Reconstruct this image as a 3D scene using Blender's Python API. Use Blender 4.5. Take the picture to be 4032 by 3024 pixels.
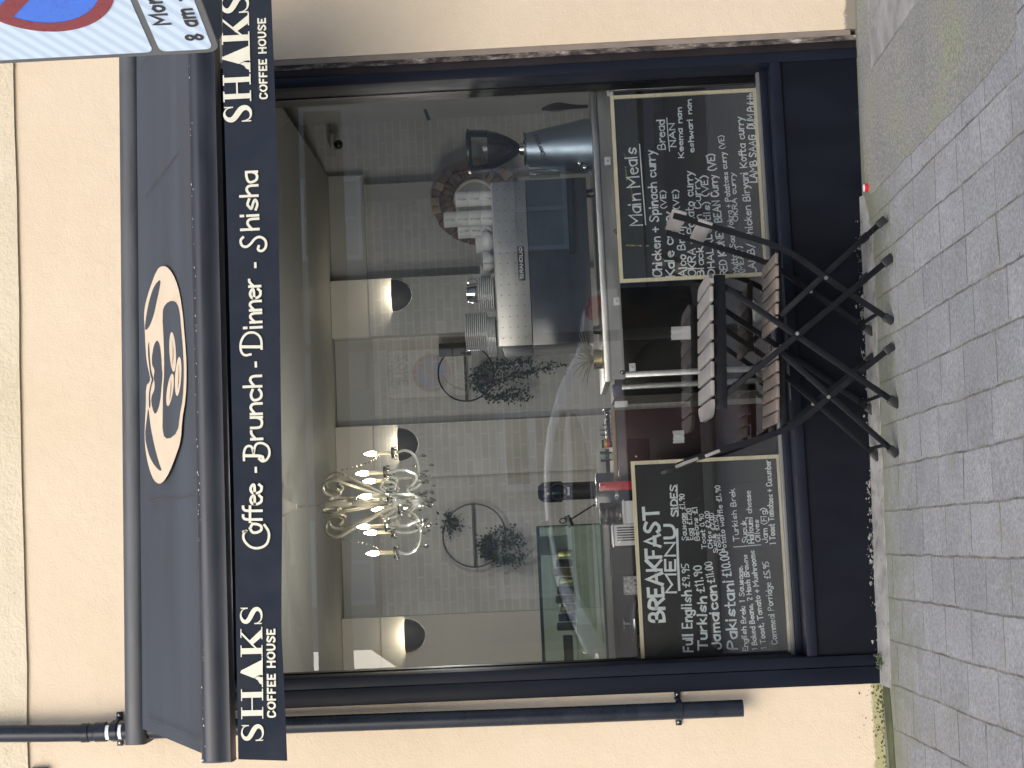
import bpy, bmesh, math, random
from mathutils import Vector, Matrix
random.seed(7)
S = bpy.context.scene
for o in list(bpy.data.objects): bpy.data.objects.remove(o)
PI = math.pi
# ------------------------------------------------------------------ camera
FPX = 5824.0; YAW, PITCH, ROLL = 0.0927, 0.0261, -0.0479
CAM = Vector((0, -6.1, 1.30))
Fv = Vector((math.sin(YAW)*math.cos(PITCH), math.cos(YAW)*math.cos(PITCH), math.sin(PITCH)))
R0 = Vector((math.cos(YAW), -math.sin(YAW), 0)); U0 = R0.cross(Fv)
Rv = R0*math.cos(ROLL) + U0*math.sin(ROLL); Uv = U0*math.cos(ROLL) - R0*math.sin(ROLL)
cd = bpy.data.cameras.new('camera'); cam = bpy.data.objects.new('camera', cd)
S.collection.objects.link(cam); S.camera = cam
m = Matrix.Identity(4)
for i in range(3):                       # the phone was held sideways: image up is world right
    m[i][0] = -Uv[i]; m[i][1] = Rv[i]; m[i][2] = -Fv[i]; m[i][3] = CAM[i]
cam.matrix_world = m
cd.sensor_fit = 'HORIZONTAL'; cd.sensor_width = 36; cd.lens = FPX/4032*36
cd.clip_start = 0.05; cd.clip_end = 1500
# ------------------------------------------------------------------ light
SUN_EL, SUN_AZ = math.radians(38), math.radians(-22)      # azimuth measured from straight out of the shop, - = left
w = bpy.data.worlds.new('World'); S.world = w; w.use_nodes = True
nt = w.node_tree; nt.nodes.clear()
sky = nt.nodes.new('ShaderNodeTexSky'); sky.sky_type = 'NISHITA'; sky.sun_disc = False
sky.sun_elevation = SUN_EL; sky.air_density = 1.0; sky.dust_density = 3.0; sky.ozone_density = 1.0
bg = nt.nodes.new('ShaderNodeBackground'); bg.inputs[1].default_value = 0.15
wo = nt.nodes.new('ShaderNodeOutputWorld')
nt.links.new(sky.outputs[0], bg.inputs[0]); nt.links.new(bg.outputs[0], wo.inputs[0])
sd = Vector((math.sin(SUN_AZ)*math.cos(SUN_EL), -math.cos(SUN_AZ)*math.cos(SUN_EL), math.sin(SUN_EL)))  # towards the sun
sky.sun_rotation = math.atan2(sd.x, sd.y)
sl = bpy.data.lights.new('sun', 'SUN'); sl.energy = 0.85; sl.angle = math.radians(60); sl.color = (1, .97, .94)
so = bpy.data.objects.new('sun', sl); S.collection.objects.link(so)
so.rotation_euler = sd.to_track_quat('Z', 'Y').to_euler()
S.view_settings.view_transform = 'Standard'; S.view_settings.look = 'None'
S.view_settings.gamma = 1; S.view_settings.exposure = 1.05
S.render.engine = 'CYCLES'
S.cycles.transparent_max_bounces = 24; S.cycles.max_bounces = 8
# ------------------------------------------------------------------ helpers
def ray(px, py): return Fv*FPX + Rv*(1512-py) + Uv*(2016-px)
def at(px, py, Y):
    d = ray(px, py); return CAM + d*((Y-CAM.y)/d.y)
GX, GY = -0.027, 0.010
def gz(x, y): return GX*x + GY*y
def atg(px, py):
    d = ray(px, py); t = (gz(CAM.x, CAM.y)-CAM.z)/(d.z-GX*d.x-GY*d.y); return CAM + d*t
def atp(px, py, p0, n):
    d = ray(px, py); return CAM + d*((p0-CAM).dot(n)/d.dot(n))

def tag(o, label=None, cat=None, group=None, kind=None):
    if label: o['label'] = label
    if cat: o['category'] = cat
    if group: o['group'] = group
    if kind: o['kind'] = kind
    return o
def empty(name, loc, label, cat, group=None):
    o = bpy.data.objects.new(name, None); o.empty_display_size = .05
    o.location = loc; S.collection.objects.link(o); return tag(o, label, cat, group)
def origin(o):
    v = Vector((0, 0, 0))
    while o: v += Vector(o.location); o = o.parent
    return v
class MB:
    def __init__(s): s.b = bmesh.new()
    def face(s, pts):
        try: return s.b.faces.new([s.b.verts.new(p) for p in pts])
        except ValueError: pass
    def box(s, x0, x1, y0, y1, z0, z1, bev=0):
        c = Vector(((x0+x1)/2, (y0+y1)/2, (z0+z1)/2))
        return s.obox(c, Vector((1,0,0)), Vector((0,1,0)), Vector((0,0,1)), abs(x1-x0), abs(y1-y0), abs(z1-z0), bev)
    def obox(s, c, ex, ey, ez, a, b, d, bev=0):
        M4 = Matrix.Identity(4)
        for i in range(3):
            M4[i][0] = ex[i]*a; M4[i][1] = ey[i]*b; M4[i][2] = ez[i]*d; M4[i][3] = c[i]
        r = bmesh.ops.create_cube(s.b, size=1, matrix=M4)
        if bev:
            ed = list({e for v in r['verts'] for e in v.link_edges})
            bmesh.ops.bevel(s.b, geom=ed, offset=bev, segments=2, affect='EDGES', profile=.5)
        return s
    def bar(s, p, q, wd, th, side, bev=0):
        p = Vector(p); q = Vector(q); ez = (q-p).normalized(); sd_ = Vector(side)
        ey = (sd_ - ez*sd_.dot(ez)).normalized(); ex = ey.cross(ez)
        return s.obox((p+q)/2, ex, ey, ez, wd, th, (q-p).length, bev)     # th lies along side
    def prism(s, poly, vec):
        vec = Vector(vec); poly = [Vector(p) for p in poly]
        a = [s.b.verts.new(p) for p in poly]; b = [s.b.verts.new(p+vec) for p in poly]
        try:
            s.b.faces.new(a); s.b.faces.new(b[::-1])
            for i in range(len(a)):
                j = (i+1) % len(a); s.b.faces.new((a[i], b[i], b[j], a[j]))
        except ValueError: pass
        return s
    def tube(s, pts, r, n=8, closed=False, cap=True):
        pts = [Vector(p) for p in pts]; N = len(pts); rings = []
        up = None
        for i, p in enumerate(pts):
            if closed: t = pts[(i+1) % N]-pts[i-1]
            else: t = pts[min(i+1, N-1)]-pts[max(i-1, 0)]
            t.normalize()
            if up is None:
                up = Vector((0, 0, 1)) if abs(t.z) < .9 else Vector((1, 0, 0))
            a = (up - t*up.dot(t)).normalized(); up = a; b = t.cross(a)
            rr = r[i] if isinstance(r, (list, tuple)) else r
            rings.append([s.b.verts.new(p + (a*math.cos(2*PI*k/n)+b*math.sin(2*PI*k/n))*rr) for k in range(n)])
        for i in range(N if closed else N-1):
            A, B = rings[i], rings[(i+1) % N]
            for k in range(n):
                l = (k+1) % n; s.b.faces.new((A[k], A[l], B[l], B[k]))
        if cap and not closed:
            s.b.faces.new(rings[0][::-1]); s.b.faces.new(rings[-1])
        return s
    def lathe(s, prof, c, n=24, ax=(0, 0, 1)):
        c = Vector(c); ez = Vector(ax).normalized()
        ex = ez.orthogonal().normalized(); ey = ez.cross(ex); rings = []
        for r, z in prof:
            if r < 1e-5: rings.append([s.b.verts.new(c+ez*z)])
            else: rings.append([s.b.verts.new(c+ez*z+(ex*math.cos(2*PI*k/n)+ey*math.sin(2*PI*k/n))*r) for k in range(n)])
        for A, B in zip(rings, rings[1:]):
            for k in range(n):
                l = (k+1) % n
                if len(A) == 1 and len(B) == 1: continue
                if len(A) == 1: s.b.faces.new((A[0], B[l], B[k]))
                elif len(B) == 1: s.b.faces.new((A[k], A[l], B[0]))
                else: s.b.faces.new((A[k], A[l], B[l], B[k]))
        return s
    def ball(s, c, r, sub=2, sc=(1, 1, 1)):
        M4 = Matrix.Translation(Vector(c)) @ Matrix.Diagonal((r*sc[0], r*sc[1], r*sc[2], 1))
        bmesh.ops.create_icosphere(s.b, subdivisions=sub, radius=1, matrix=M4); return s
    def sweep(s, prof, a, b, flat=False):
        """profile of (y,z) offsets swept from a to b"""
        A = [s.b.verts.new(Vector(a)+Vector((0, y, z))) for y, z in prof]
        B = [s.b.verts.new(Vector(b)+Vector((0, y, z))) for y, z in prof]
        n = len(prof)
        for i in range(n if not flat else n-1):
            j = (i+1) % n; s.b.faces.new((A[i], A[j], B[j], B[i]))
        if not flat: s.b.faces.new(A[::-1]); s.b.faces.new(B)
        return s
    def build(s, name, mat, parent=None, label=None, cat=None, group=None, kind=None, smooth=35):
        og = origin(parent) if parent else Vector((0, 0, 0))
        bmesh.ops.recalc_face_normals(s.b, faces=s.b.faces)
        loc = Vector((0, 0, 0))
        if not parent and kind is None and s.b.verts:
            xs = [v.co for v in s.b.verts]
            loc = Vector(((min(v.x for v in xs)+max(v.x for v in xs))/2, (min(v.y for v in xs)+max(v.y for v in xs))/2, min(v.z for v in xs)))
            og = loc
        for v in s.b.verts: v.co -= og
        me = bpy.data.meshes.new(name); s.b.to_mesh(me); s.b.free()
        if smooth:
            me.shade_smooth(); me.set_sharp_from_angle(angle=math.radians(smooth))
        me.materials.append(mat)
        o = bpy.data.objects.new(name, me); S.collection.objects.link(o)
        if parent: o.parent = parent
        else: o.location = loc
        return tag(o, label, cat, group, kind)
def copy_tree(o, parent=None, loc=None):
    c = o.copy(); S.collection.objects.link(c)
    if parent: c.parent = parent
    if loc is not None: c.location = loc
    for ch in list(o.children): copy_tree(ch, c)
    return c

# ------------------------------------------------------------------ materials
def N(nt, t, **k):
    n = nt.nodes.new('ShaderNode'+t)
    for a, v in k.items():
        if a.startswith('i_'): n.inputs[a[2:].replace('_', ' ')].default_value = v
        else: setattr(n, a, v)
    return n
def ramp(nt, fac, stops):
    r = nt.nodes.new('ShaderNodeValToRGB'); e = r.color_ramp.elements
    while len(e) < len(stops): e.new(.5)
    for x, (p, c) in zip(e, stops): x.position = p; x.color = c if len(c) == 4 else (*c, 1)
    nt.links.new(fac, r.inputs[0]); return r.outputs[0]
def mixc(nt, fac, a, b, mode='MIX'):
    n = nt.nodes.new('ShaderNodeMix'); n.data_type = 'RGBA'; n.blend_type = mode
    for sock, v in ((n.inputs[0], fac), (n.inputs[6], a), (n.inputs[7], b)):
        if hasattr(v, 'is_linked'): nt.links.new(v, sock)
        elif isinstance(v, (int, float)): sock.default_value = v
        else: sock.default_value = (*v, 1) if len(v) == 3 else v
    return n.outputs[2]
def newmat(name):
    m = bpy.data.materials.new(name); m.use_nodes = True; nt = m.node_tree
    return m, nt, nt.nodes['Principled BSDF']
def noise(nt, vec, sc, det=6, rough=.6, dist=0):
    n = N(nt, 'TexNoise'); n.inputs['Scale'].default_value = sc; n.inputs['Detail'].default_value = det
    n.inputs['Roughness'].default_value = rough; n.inputs['Distortion'].default_value = dist
    nt.links.new(vec, n.inputs['Vector']); return n.outputs['Fac']
def bumpn(nt, h, st, dist, b):
    n = N(nt, 'Bump'); n.inputs['Strength'].default_value = st; n.inputs['Distance'].default_value = dist
    nt.links.new(h, n.inputs['Height']); nt.links.new(n.outputs[0], b.inputs['Normal']); return n
def M(name, col, rough=.5, metal=0, var=.15, vs=8, bump=0, bs=60, spec=.5, dust=None, alt=None, emit=None, stretch=None, coat=0):
    m, nt, b = newmat(name)
    tc = N(nt, 'TexCoord'); v = tc.outputs['Object']
    if stretch:
        mp = N(nt, 'Mapping'); mp.inputs['Scale'].default_value = stretch; nt.links.new(v, mp.inputs[0]); v = mp.outputs[0]
    nf = noise(nt, v, vs)
    lo = tuple(c*(1-var) for c in col); hi = tuple(min(1, c*(1+var)) for c in (alt or col))
    c = ramp(nt, nf, [(.3, lo), (.7, hi)])
    if dust:
        d = ramp(nt, noise(nt, v, vs*3.1, 8, .7), [(dust[1], (0, 0, 0)), (min(1, dust[1]+.12), (1, 1, 1))])
        c = mixc(nt, d, c, dust[0])
    nt.links.new(c, b.inputs['Base Color'])
    b.inputs['Metallic'].default_value = metal; b.inputs['Specular IOR Level'].default_value = spec
    b.inputs['Coat Weight'].default_value = coat
    rr = ramp(nt, noise(nt, v, vs*2), [(.3, (max(.02, rough*.8),)*3), (.7, (min(1, rough*1.2),)*3)])
    nt.links.new(rr, b.inputs['Roughness'])
    if bump: bumpn(nt, noise(nt, v, bs), bump, .002, b)
    if emit:
        b.inputs['Emission Color'].default_value = (*emit[0], 1); b.inputs['Emission Strength'].default_value = emit[1]
    return m
def glassmat(name, k=2.0, tint=(.93, .96, .95), rough=0.0):
    m = bpy.data.materials.new(name); m.use_nodes = True; nt = m.node_tree; nt.nodes.clear()
    tr = N(nt, 'BsdfTransparent'); tr.inputs[0].default_value = (*tint, 1)
    gl = N(nt, 'BsdfGlossy'); gl.inputs['Roughness'].default_value = rough
    fr = N(nt, 'Fresnel'); fr.inputs[0].default_value = 1.5
    mu = N(nt, 'Math', operation='MULTIPLY', use_clamp=True); mu.inputs[1].default_value = k
    mx = N(nt, 'MixShader'); ou = N(nt, 'OutputMaterial')
    nt.links.new(fr.outputs[0], mu.inputs[0]); nt.links.new(mu.outputs[0], mx.inputs[0])
    nt.links.new(tr.outputs[0], mx.inputs[1]); nt.links.new(gl.outputs[0], mx.inputs[2]); nt.links.new(mx.outputs[0], ou.inputs[0])
    return m
def lin(r, g, b): return tuple(((c/255)/12.92 if c/255 < .04045 else ((c/255+.055)/1.055)**2.4) for c in (r, g, b))

def plaster(name, c1, c2, bs, bst, dirt=True, dist=.004):
    m, nt, b = newmat(name); v = N(nt, 'NewGeometry').outputs['Position']
    c = mixc(nt, ramp(nt, noise(nt, v, 1.3, 5), [(.35, (0, 0, 0)), (.65, (1, 1, 1))]), c1, c2)
    c = mixc(nt, ramp(nt, noise(nt, v, 9, 8, .75), [(.0, (0,)*3), (1, (.35,)*3)]), c, tuple(x*.82 for x in c1))
    # small pits and scuffs
    sp = ramp(nt, noise(nt, v, 33, 3, .5), [(.74, (0,)*3), (.78, (.8,)*3)])
    c = mixc(nt, sp, c, (.30, .25, .19))
    if dirt:
        # ragged grime splashed up from the pavement, algae at the left
        sx = N(nt, 'SeparateXYZ'); nt.links.new(v, sx.inputs[0])
        mr = N(nt, 'MapRange'); mr.inputs[1].default_value = .0; mr.inputs[2].default_value = .075
        mr.inputs[3].default_value = 1.0; mr.inputs[4].default_value = 0
        hz = N(nt, 'Math', operation='MULTIPLY_ADD'); hz.inputs[1].default_value = .027; nt.links.new(sx.outputs[0], hz.inputs[0]); nt.links.new(sx.outputs[2], hz.inputs[2])
        nt.links.new(hz.outputs[0], mr.inputs[0])
        ad = N(nt, 'Math', operation='ADD'); nt.links.new(mr.outputs[0], ad.inputs[0]); nt.links.new(noise(nt, v, 11, 9, .85), ad.inputs[1])
        g = ramp(nt, ad.outputs[0], [(.86, (0,)*3), (1.2, (.85,)*3)])
        gx = ramp(nt, sx.outputs[0], [(.0, (.27, .27, .13)), (.01, (.15, .14, .125))])
        c = mixc(nt, g, c, gx)
    nt.links.new(c, b.inputs['Base Color']); b.inputs['Roughness'].default_value = .9; b.inputs['Specular IOR Level'].default_value = .2
    h = N(nt, 'Math', operation='ADD'); nt.links.new(noise(nt, v, bs, 6, .6), h.inputs[0])
    h2 = N(nt, 'Math', operation='MULTIPLY'); h2.inputs[1].default_value = 1.6
    nt.links.new(noise(nt, v, 14, 3), h2.inputs[0]); nt.links.new(h2.outputs[0], h.inputs[1])
    bumpn(nt, h.outputs[0], bst, dist, b)
    return m
m_plaster = plaster('cream_render', (.565, .475, .355), (.605, .52, .402), 110, .55)
m_rough = plaster('rough_cast', (.53, .465, .345), (.60, .535, .415), 75, .8, False, .006)

def brick_mat(name, c1, c2, mort, bw, rh, ms, mode='XZ', bump=.5, rough=.85, shift=0, off=(0, 0), moss=None, skew=0):
    m, nt, b = newmat(name); v = N(nt, 'NewGeometry').outputs['Position']
    sx = N(nt, 'SeparateXYZ'); nt.links.new(v, sx.inputs[0]); cb = N(nt, 'CombineXYZ')
    u_, v_ = (sx.outputs[0], sx.outputs[2]) if mode == 'XZ' else ((sx.outputs[1], sx.outputs[2]) if mode == 'YZ' else (sx.outputs[1], sx.outputs[0]))
    if skew:
        k = N(nt, 'Math', operation='MULTIPLY_ADD'); k.inputs[1].default_value = skew
        nt.links.new(u_, k.inputs[0]); nt.links.new(v_, k.inputs[2]); v_ = k.outputs[0]
    a1 = N(nt, 'Math', operation='ADD'); a1.inputs[1].default_value = off[1]; nt.links.new(v_, a1.inputs[0]); v_ = a1.outputs[0]
    if shift:
        fl = N(nt, 'Math', operation='DIVIDE'); fl.inputs[1].default_value = rh; nt.links.new(v_, fl.inputs[0])
        f2 = N(nt, 'Math', operation='FLOOR'); nt.links.new(fl.outputs[0], f2.inputs[0])
        wn = N(nt, 'TexWhiteNoise', noise_dimensions='1D'); nt.links.new(f2.outputs[0], wn.inputs['W'])
        k = N(nt, 'Math', operation='MULTIPLY_ADD'); k.inputs[1].default_value = shift
        nt.links.new(wn.outputs['Value'], k.inputs[0]); nt.links.new(u_, k.inputs[2])
        # stretch each row a little unevenly so that the lengths differ
        w1 = N(nt, 'TexNoise', noise_dimensions='2D'); w1.inputs['Scale'].default_value = 3.1; w1.inputs['Detail'].default_value = 0
        c2_ = N(nt, 'CombineXYZ'); nt.links.new(u_, c2_.inputs[0]); nt.links.new(f2.outputs[0], c2_.inputs[1]); nt.links.new(c2_.outputs[0], w1.inputs['Vector'])
        k2 = N(nt, 'Math', operation='MULTIPLY_ADD'); k2.inputs[1].default_value = .14
        nt.links.new(w1.outputs['Fac'], k2.inputs[0]); nt.links.new(k.outputs[0], k2.inputs[2]); u_ = k2.outputs[0]
    nt.links.new(u_, cb.inputs[0]); nt.links.new(v_, cb.inputs[1])
    nd = N(nt, 'TexNoise'); nd.inputs['Scale'].default_value = 14; nd.inputs['Detail'].default_value = 6; nt.links.new(v, nd.inputs['Vector'])
    vm = N(nt, 'VectorMath', operation='MULTIPLY_ADD'); vm.inputs[1].default_value = (.009,)*3
    nt.links.new(nd.outputs['Color'], vm.inputs[0]); nt.links.new(cb.outputs[0], vm.inputs[2])
    bt = N(nt, 'TexBrick'); bt.inputs['Scale'].default_value = 1; bt.inputs['Brick Width'].default_value = bw
    bt.inputs['Row Height'].default_value = rh; bt.inputs['Mortar Size'].default_value = ms; bt.inputs['Mortar Smooth'].default_value = .25
    bt.inputs['Color1'].default_value = (*c1, 1); bt.inputs['Color2'].default_value = (*c2, 1); bt.inputs['Mortar'].default_value = (*mort, 1)
    vout = vm.outputs[0]
    if moss:
        nd2 = N(nt, 'TexNoise'); nd2.inputs['Scale'].default_value = 3.0; nd2.inputs['Detail'].default_value = 3; nt.links.new(v, nd2.inputs['Vector'])
        v2 = N(nt, 'VectorMath', operation='MULTIPLY_ADD'); v2.inputs[1].default_value = (.035, .018, 0)
        nt.links.new(nd2.outputs['Color'], v2.inputs[0]); nt.links.new(vout, v2.inputs[2]); vout = v2.outputs[0]
    nt.links.new(vout, bt.inputs['Vector'])
    c = bt.outputs['Color']
    if moss:
        bt.inputs['Mortar'].default_value = (*c1, 1)
        jf = N(nt, 'Math', operation='MULTIPLY'); nt.links.new(bt.outputs['Fac'], jf.inputs[0])
        nt.links.new(ramp(nt, noise(nt, v, 6, 6, .7), [(.36, (.25,)*3), (.56, (1,)*3)]), jf.inputs[1])
        jc = ramp(nt, noise(nt, v, 4, 5, .7), [(.4, mort), (.65, (.17, .165, .12))])
        c = mixc(nt, jf.outputs[0], c, jc)
    c = mixc(nt, 1, c, ramp(nt, noise(nt, v, 2.2, 5), [(.3, (.84,)*3), (.7, (1.12,)*3)]), 'MULTIPLY')
    c = mixc(nt, 1, c, ramp(nt, noise(nt, v, 75 if moss else 160, 6, .85), [(.36, (.62,)*3 if moss else (.85,)*3), (.64, (1.38,)*3 if moss else (1.15,)*3)]), 'MULTIPLY')
    if moss:
        mr = N(nt, 'MapRange'); mr.inputs[1].default_value = -.75; mr.inputs[2].default_value = -.02; mr.inputs[4].default_value = .42
        nt.links.new(sx.outputs[1], mr.inputs[0])
        ad = N(nt, 'Math', operation='ADD'); nt.links.new(mr.outputs[0], ad.inputs[0]); nt.links.new(noise(nt, v, 5, 8, .7), ad.inputs[1])
        c = mixc(nt, ramp(nt, ad.outputs[0], [(.55, (0,)*3), (.9, (.75,)*3)]), c, moss)
        sp = ramp(nt, noise(nt, v, 45, 2, .5), [(.755, (0,)*3), (.775, (.8,)*3)])
        c = mixc(nt, sp, c, (.5, .5, .47))
        st = ramp(nt, noise(nt, v, 3.3, 8, .8), [(.5, (0,)*3), (.75, (.5,)*3)])
        c = mixc(nt, st, c, (.17, .155, .125))
    nt.links.new(c, b.inputs['Base Color']); b.inputs['Roughness'].default_value = rough; b.inputs['Specular IOR Level'].default_value = .3
    inv = N(nt, 'Math', operation='MULTIPLY_ADD'); inv.inputs[1].default_value = -1; inv.inputs[2].default_value = 1
    nt.links.new(bt.outputs['Fac'], inv.inputs[0])
    ad = N(nt, 'Math', operation='MULTIPLY_ADD'); ad.inputs[1].default_value = .35
    nt.links.new(noise(nt, v, 90, 5, .7), ad.inputs[0]); nt.links.new(inv.outputs[0], ad.inputs[2])
    bumpn(nt, ad.outputs[0], bump, .004, b)
    return m
_p = atg(4032, 2180); _row = .169
m_pave = brick_mat('pavement_setts', (.195, .203, .213), (.232, .24, .25), (.075, .075, .068), .30, _row, .0040, 'YX', .8, .85,
                   shift=.24, off=(0, -(_p.x+.0144*_p.y) % _row), moss=(.135, .15, .09), skew=.0144)
m_ibrick = brick_mat('brick_paper', (.48, .485, .475), (.53, .53, .515), (.575, .575, .56), .215, .066, .008, 'XZ', .12, .8)
m_obrick = brick_mat('opposite_brick', (.34, .34, .335), (.38, .38, .37), (.36, .36, .355), .225, .075, .01, 'XZ', .4)

m_navy = M('dark_paint', (.007, .0098, .0175), .5, var=.22, vs=5, dust=((.05, .055, .07), .76), bump=.15, bs=40, stretch=(1, 1, .25), spec=.12)
m_brownp = M('dark_brown_paint', (.016, .013, .015), .6, spec=.15, var=.35, vs=6, bump=.4, bs=45)
m_plinth = M('plinth_paint', (.0042, .006, .0105), .5, var=.25, vs=4, dust=((.035, .039, .048), .64), bump=.3, bs=25, spec=.12, stretch=(1, 1, .3))
m_fabric = M('awning_fabric', (.045, .053, .065), .9, var=.22, vs=5, bump=.35, bs=900, spec=.2, dust=((.085, .09, .10), .66), stretch=(.10, 1, 1))
m_valance = M('valance_fabric', (.012, .0175, .029), .85, var=.12, vs=4, bump=.3, bs=800, spec=.25, dust=((.10, .11, .13), .80))
m_cass = M('cassette_metal', (.046, .052, .060), .5, var=.3, vs=9, dust=((.22, .23, .24), .70), stretch=(.3, 1, 1))
m_bar = M('front_bar_paint', (.017, .021, .030), .38, var=.2, vs=6, dust=((.40, .42, .45), .745), stretch=(.35, 1, 1), spec=.4)
m_pipe = M('pipe_plastic', (.012, .016, .025), .28, var=.25, vs=7, dust=((.12, .13, .15), .77), spec=.3)
m_cream = M('cream_lettering', (.56, .56, .47), .6, var=.06, vs=20)
m_logo = M('logo_print', (.46, .38, .285), .8, var=.08, vs=9)
m_chalk = M('chalk_pen', (.80, .90, .98), .7, var=.15, vs=45)
m_chalkb = M('chalk_pen_bold', (.84, .92, .98), .7, var=.08, vs=30)
m_yellow = M('yellow_chalk', (.50, .40, .16), .8, var=.4, vs=60)
m_board = M('chalkboard', (.022, .026, .027), .55, var=.35, vs=5, dust=((.045, .05, .052), .6))
m_pine = M('pine', (.92, .83, .60), .55, var=.12, vs=10, stretch=(1, 1, 6))
m_blackm = M('black_metal', (.005, .006, .0085), .5, var=.25, vs=14, dust=((.09, .10, .11), .78), spec=.18)
m_slat = M('weathered_slat', (.135, .130, .124), .7, var=.3, vs=9, bump=.5, bs=60, stretch=(1, .12, 1), alt=(.175, .17, .163))
m_slat2 = M('brown_slat', (.10, .082, .07), .7, var=.3, vs=9, bump=.5, bs=60, stretch=(1, .12, 1), alt=(.135, .112, .095))
m_steel = M('brushed_steel', (.66, .66, .64), .42, 1, .12, 30, stretch=(.1, 1, 1))
m_steel2 = M('satin_steel', (.46, .455, .43), .42, 1, .15, 12, stretch=(.2, 1, 1))
m_chrome = M('chrome', (.75, .76, .75), .08, 1, .03)
m_bolt = M('bolt_zinc', (.42, .42, .40), .35, 1, .2, 40)
m_white = M('white_china', (.80, .82, .82), .18, var=.03, spec=.6)
m_wplast = M('white_plastic', (.72, .74, .76), .4, var=.05)
m_blackp = M('black_plastic', (.014, .015, .017), .35, var=.2)
m_blackg = M('black_gloss_panel', (.020, .026, .036), .16, var=.3, vs=3, dust=((.05, .055, .065), .75), spec=.6)
m_iplast = M('interior_plaster', (.56, .54, .49), .9, var=.05, vs=2)
m_igrey = M('interior_grey_paint', (.40, .405, .39), .85, var=.06, vs=2)
m_iceil = M('interior_ceiling', (.26, .262, .245), .6, var=.06, vs=1.2)
m_ifloor = M('interior_floor', (.07, .062, .055), .45, var=.2, vs=4)
m_dark = M('dark_cabinet', (.028, .028, .030), .5, var=.3, vs=5)
m_maroon = M('maroon_wood', (.045, .021, .020), .35, var=.3, vs=6, stretch=(.3, 1, 1))
m_red = M('red_plastic', (.52, .015, .025), .3, var=.08)
m_brass = M('brass', (.62, .52, .24), .3, 1, .1)
m_leaf = M('dark_leaf', (.030, .052, .026), .55, var=.4, vs=30)
m_leafd = M('dry_leaf', (.20, .20, .10), .6, var=.4, vs=30)
m_wood = M('block_wood', (.085, .052, .035), .6, var=.6, vs=9, alt=(.16, .10, .065))
m_wood2 = M('light_wood', (.32, .23, .14), .6, var=.25, vs=9)
m_concrete = M('concrete', (.22, .222, .215), .9, var=.35, vs=9, bump=.8, bs=50, dust=((.11, .11, .09), .56))
def tarmac_mat():
    m, nt, b = newmat('tarmac'); v = N(nt, 'NewGeometry').outputs['Position']
    c = ramp(nt, noise(nt, v, 2.6, 6, .65), [(.35, (.17, .178, .172)), (.52, (.20, .20, .185)), (.68, (.205, .215, .15))])
    c = mixc(nt, 1, c, ramp(nt, noise(nt, v, 95, 6, .9), [(.37, (.45,)*3), (.63, (1.6,)*3)]), 'MULTIPLY')
    sp = ramp(nt, noise(nt, v, 38, 2, .5), [(.76, (0,)*3), (.78, (.8,)*3)]); c = mixc(nt, sp, c, (.5, .5, .46))
    nt.links.new(c, b.inputs['Base Color']); b.inputs['Roughness'].default_value = .95
    bumpn(nt, noise(nt, v, 110, 5, .8), 1, .004, b); return m
m_tarmac = tarmac_mat()
m_road = M('road_asphalt', (.05, .052, .055), .9, var=.2, vs=3, bump=.8, bs=80)
m_sockg = M('sign_grey', (.10, .105, .11), .5, var=.1)
m_glass = glassmat('window_glass', 3.8, (.92, .94, .94))
m_cglass = glassmat('clear_glass', 1.5, (.90, .96, .93))
m_crystal = glassmat('crystal', 5.0, (.88, .90, .86), .05)
m_gedge = M('glass_edge', (.03, .10, .085), .15, var=.1)
m_bulb = M('lit_bulb', (1, .9, .7), .5, emit=((1, .80, .50), 24))
m_candle = M('candle_sleeve', (.72, .66, .48), .5, var=.05)
m_arm = M('frosted_arm', (.26, .26, .23), .22, var=.08, vs=50, spec=.8)
m_moss = M('moss', (.055, .065, .028), .95, var=.5, vs=20, bump=1, bs=120)
m_weed = M('weed_leaf', (.085, .115, .06), .7, var=.4, vs=40)

def strip_mat():
    m, nt, b = newmat('peeling_paint'); v = N(nt, 'NewGeometry').outputs['Position']
    mp = N(nt, 'Mapping'); mp.inputs['Scale'].default_value = (1, 1, .35); nt.links.new(v, mp.inputs[0])
    c = ramp(nt, noise(nt, mp.outputs[0], 22, 9, .75), [(.44, (.013, .012, .014)), (.50, (.06, .05, .045)), (.57, (.15, .13, .11)), (.64, (.42, .41, .38))])
    nt.links.new(c, b.inputs['Base Color']); b.inputs['Roughness'].default_value = .85
    bumpn(nt, noise(nt, mp.outputs[0], 30, 8), .8, .004, b); return m
m_peel = strip_mat()
m_reveal = M('bare_reveal', (.19, .16, .135), .9, var=.2, vs=9, bump=.6, bs=60)
def sign_mat():
    m, nt, b = newmat('retroreflective_sheet'); v = N(nt, 'TexCoord').outputs['Object']
    wv = N(nt, 'TexWave'); wv.wave_type = 'BANDS'; wv.bands_direction = 'DIAGONAL'
    wv.inputs['Scale'].default_value = 22; wv.inputs['Distortion'].default_value = .2; nt.links.new(v, wv.inputs['Vector'])
    c = ramp(nt, wv.outputs['Fac'], [(.2, (.42, .53, .66)), (.75, (.52, .64, .77))])
    nt.links.new(c, b.inputs['Base Color']); b.inputs['Roughness'].default_value = .3; return m
m_signw = sign_mat()
m_signblue = M('sign_blue', (.04, .15, .62), .3, var=.08, vs=30)
m_signred = M('sign_red', (.20, .03, .045), .3, var=.08, vs=30)
m_signblk = M('sign_black', (.02, .02, .025), .4, var=.1)

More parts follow.
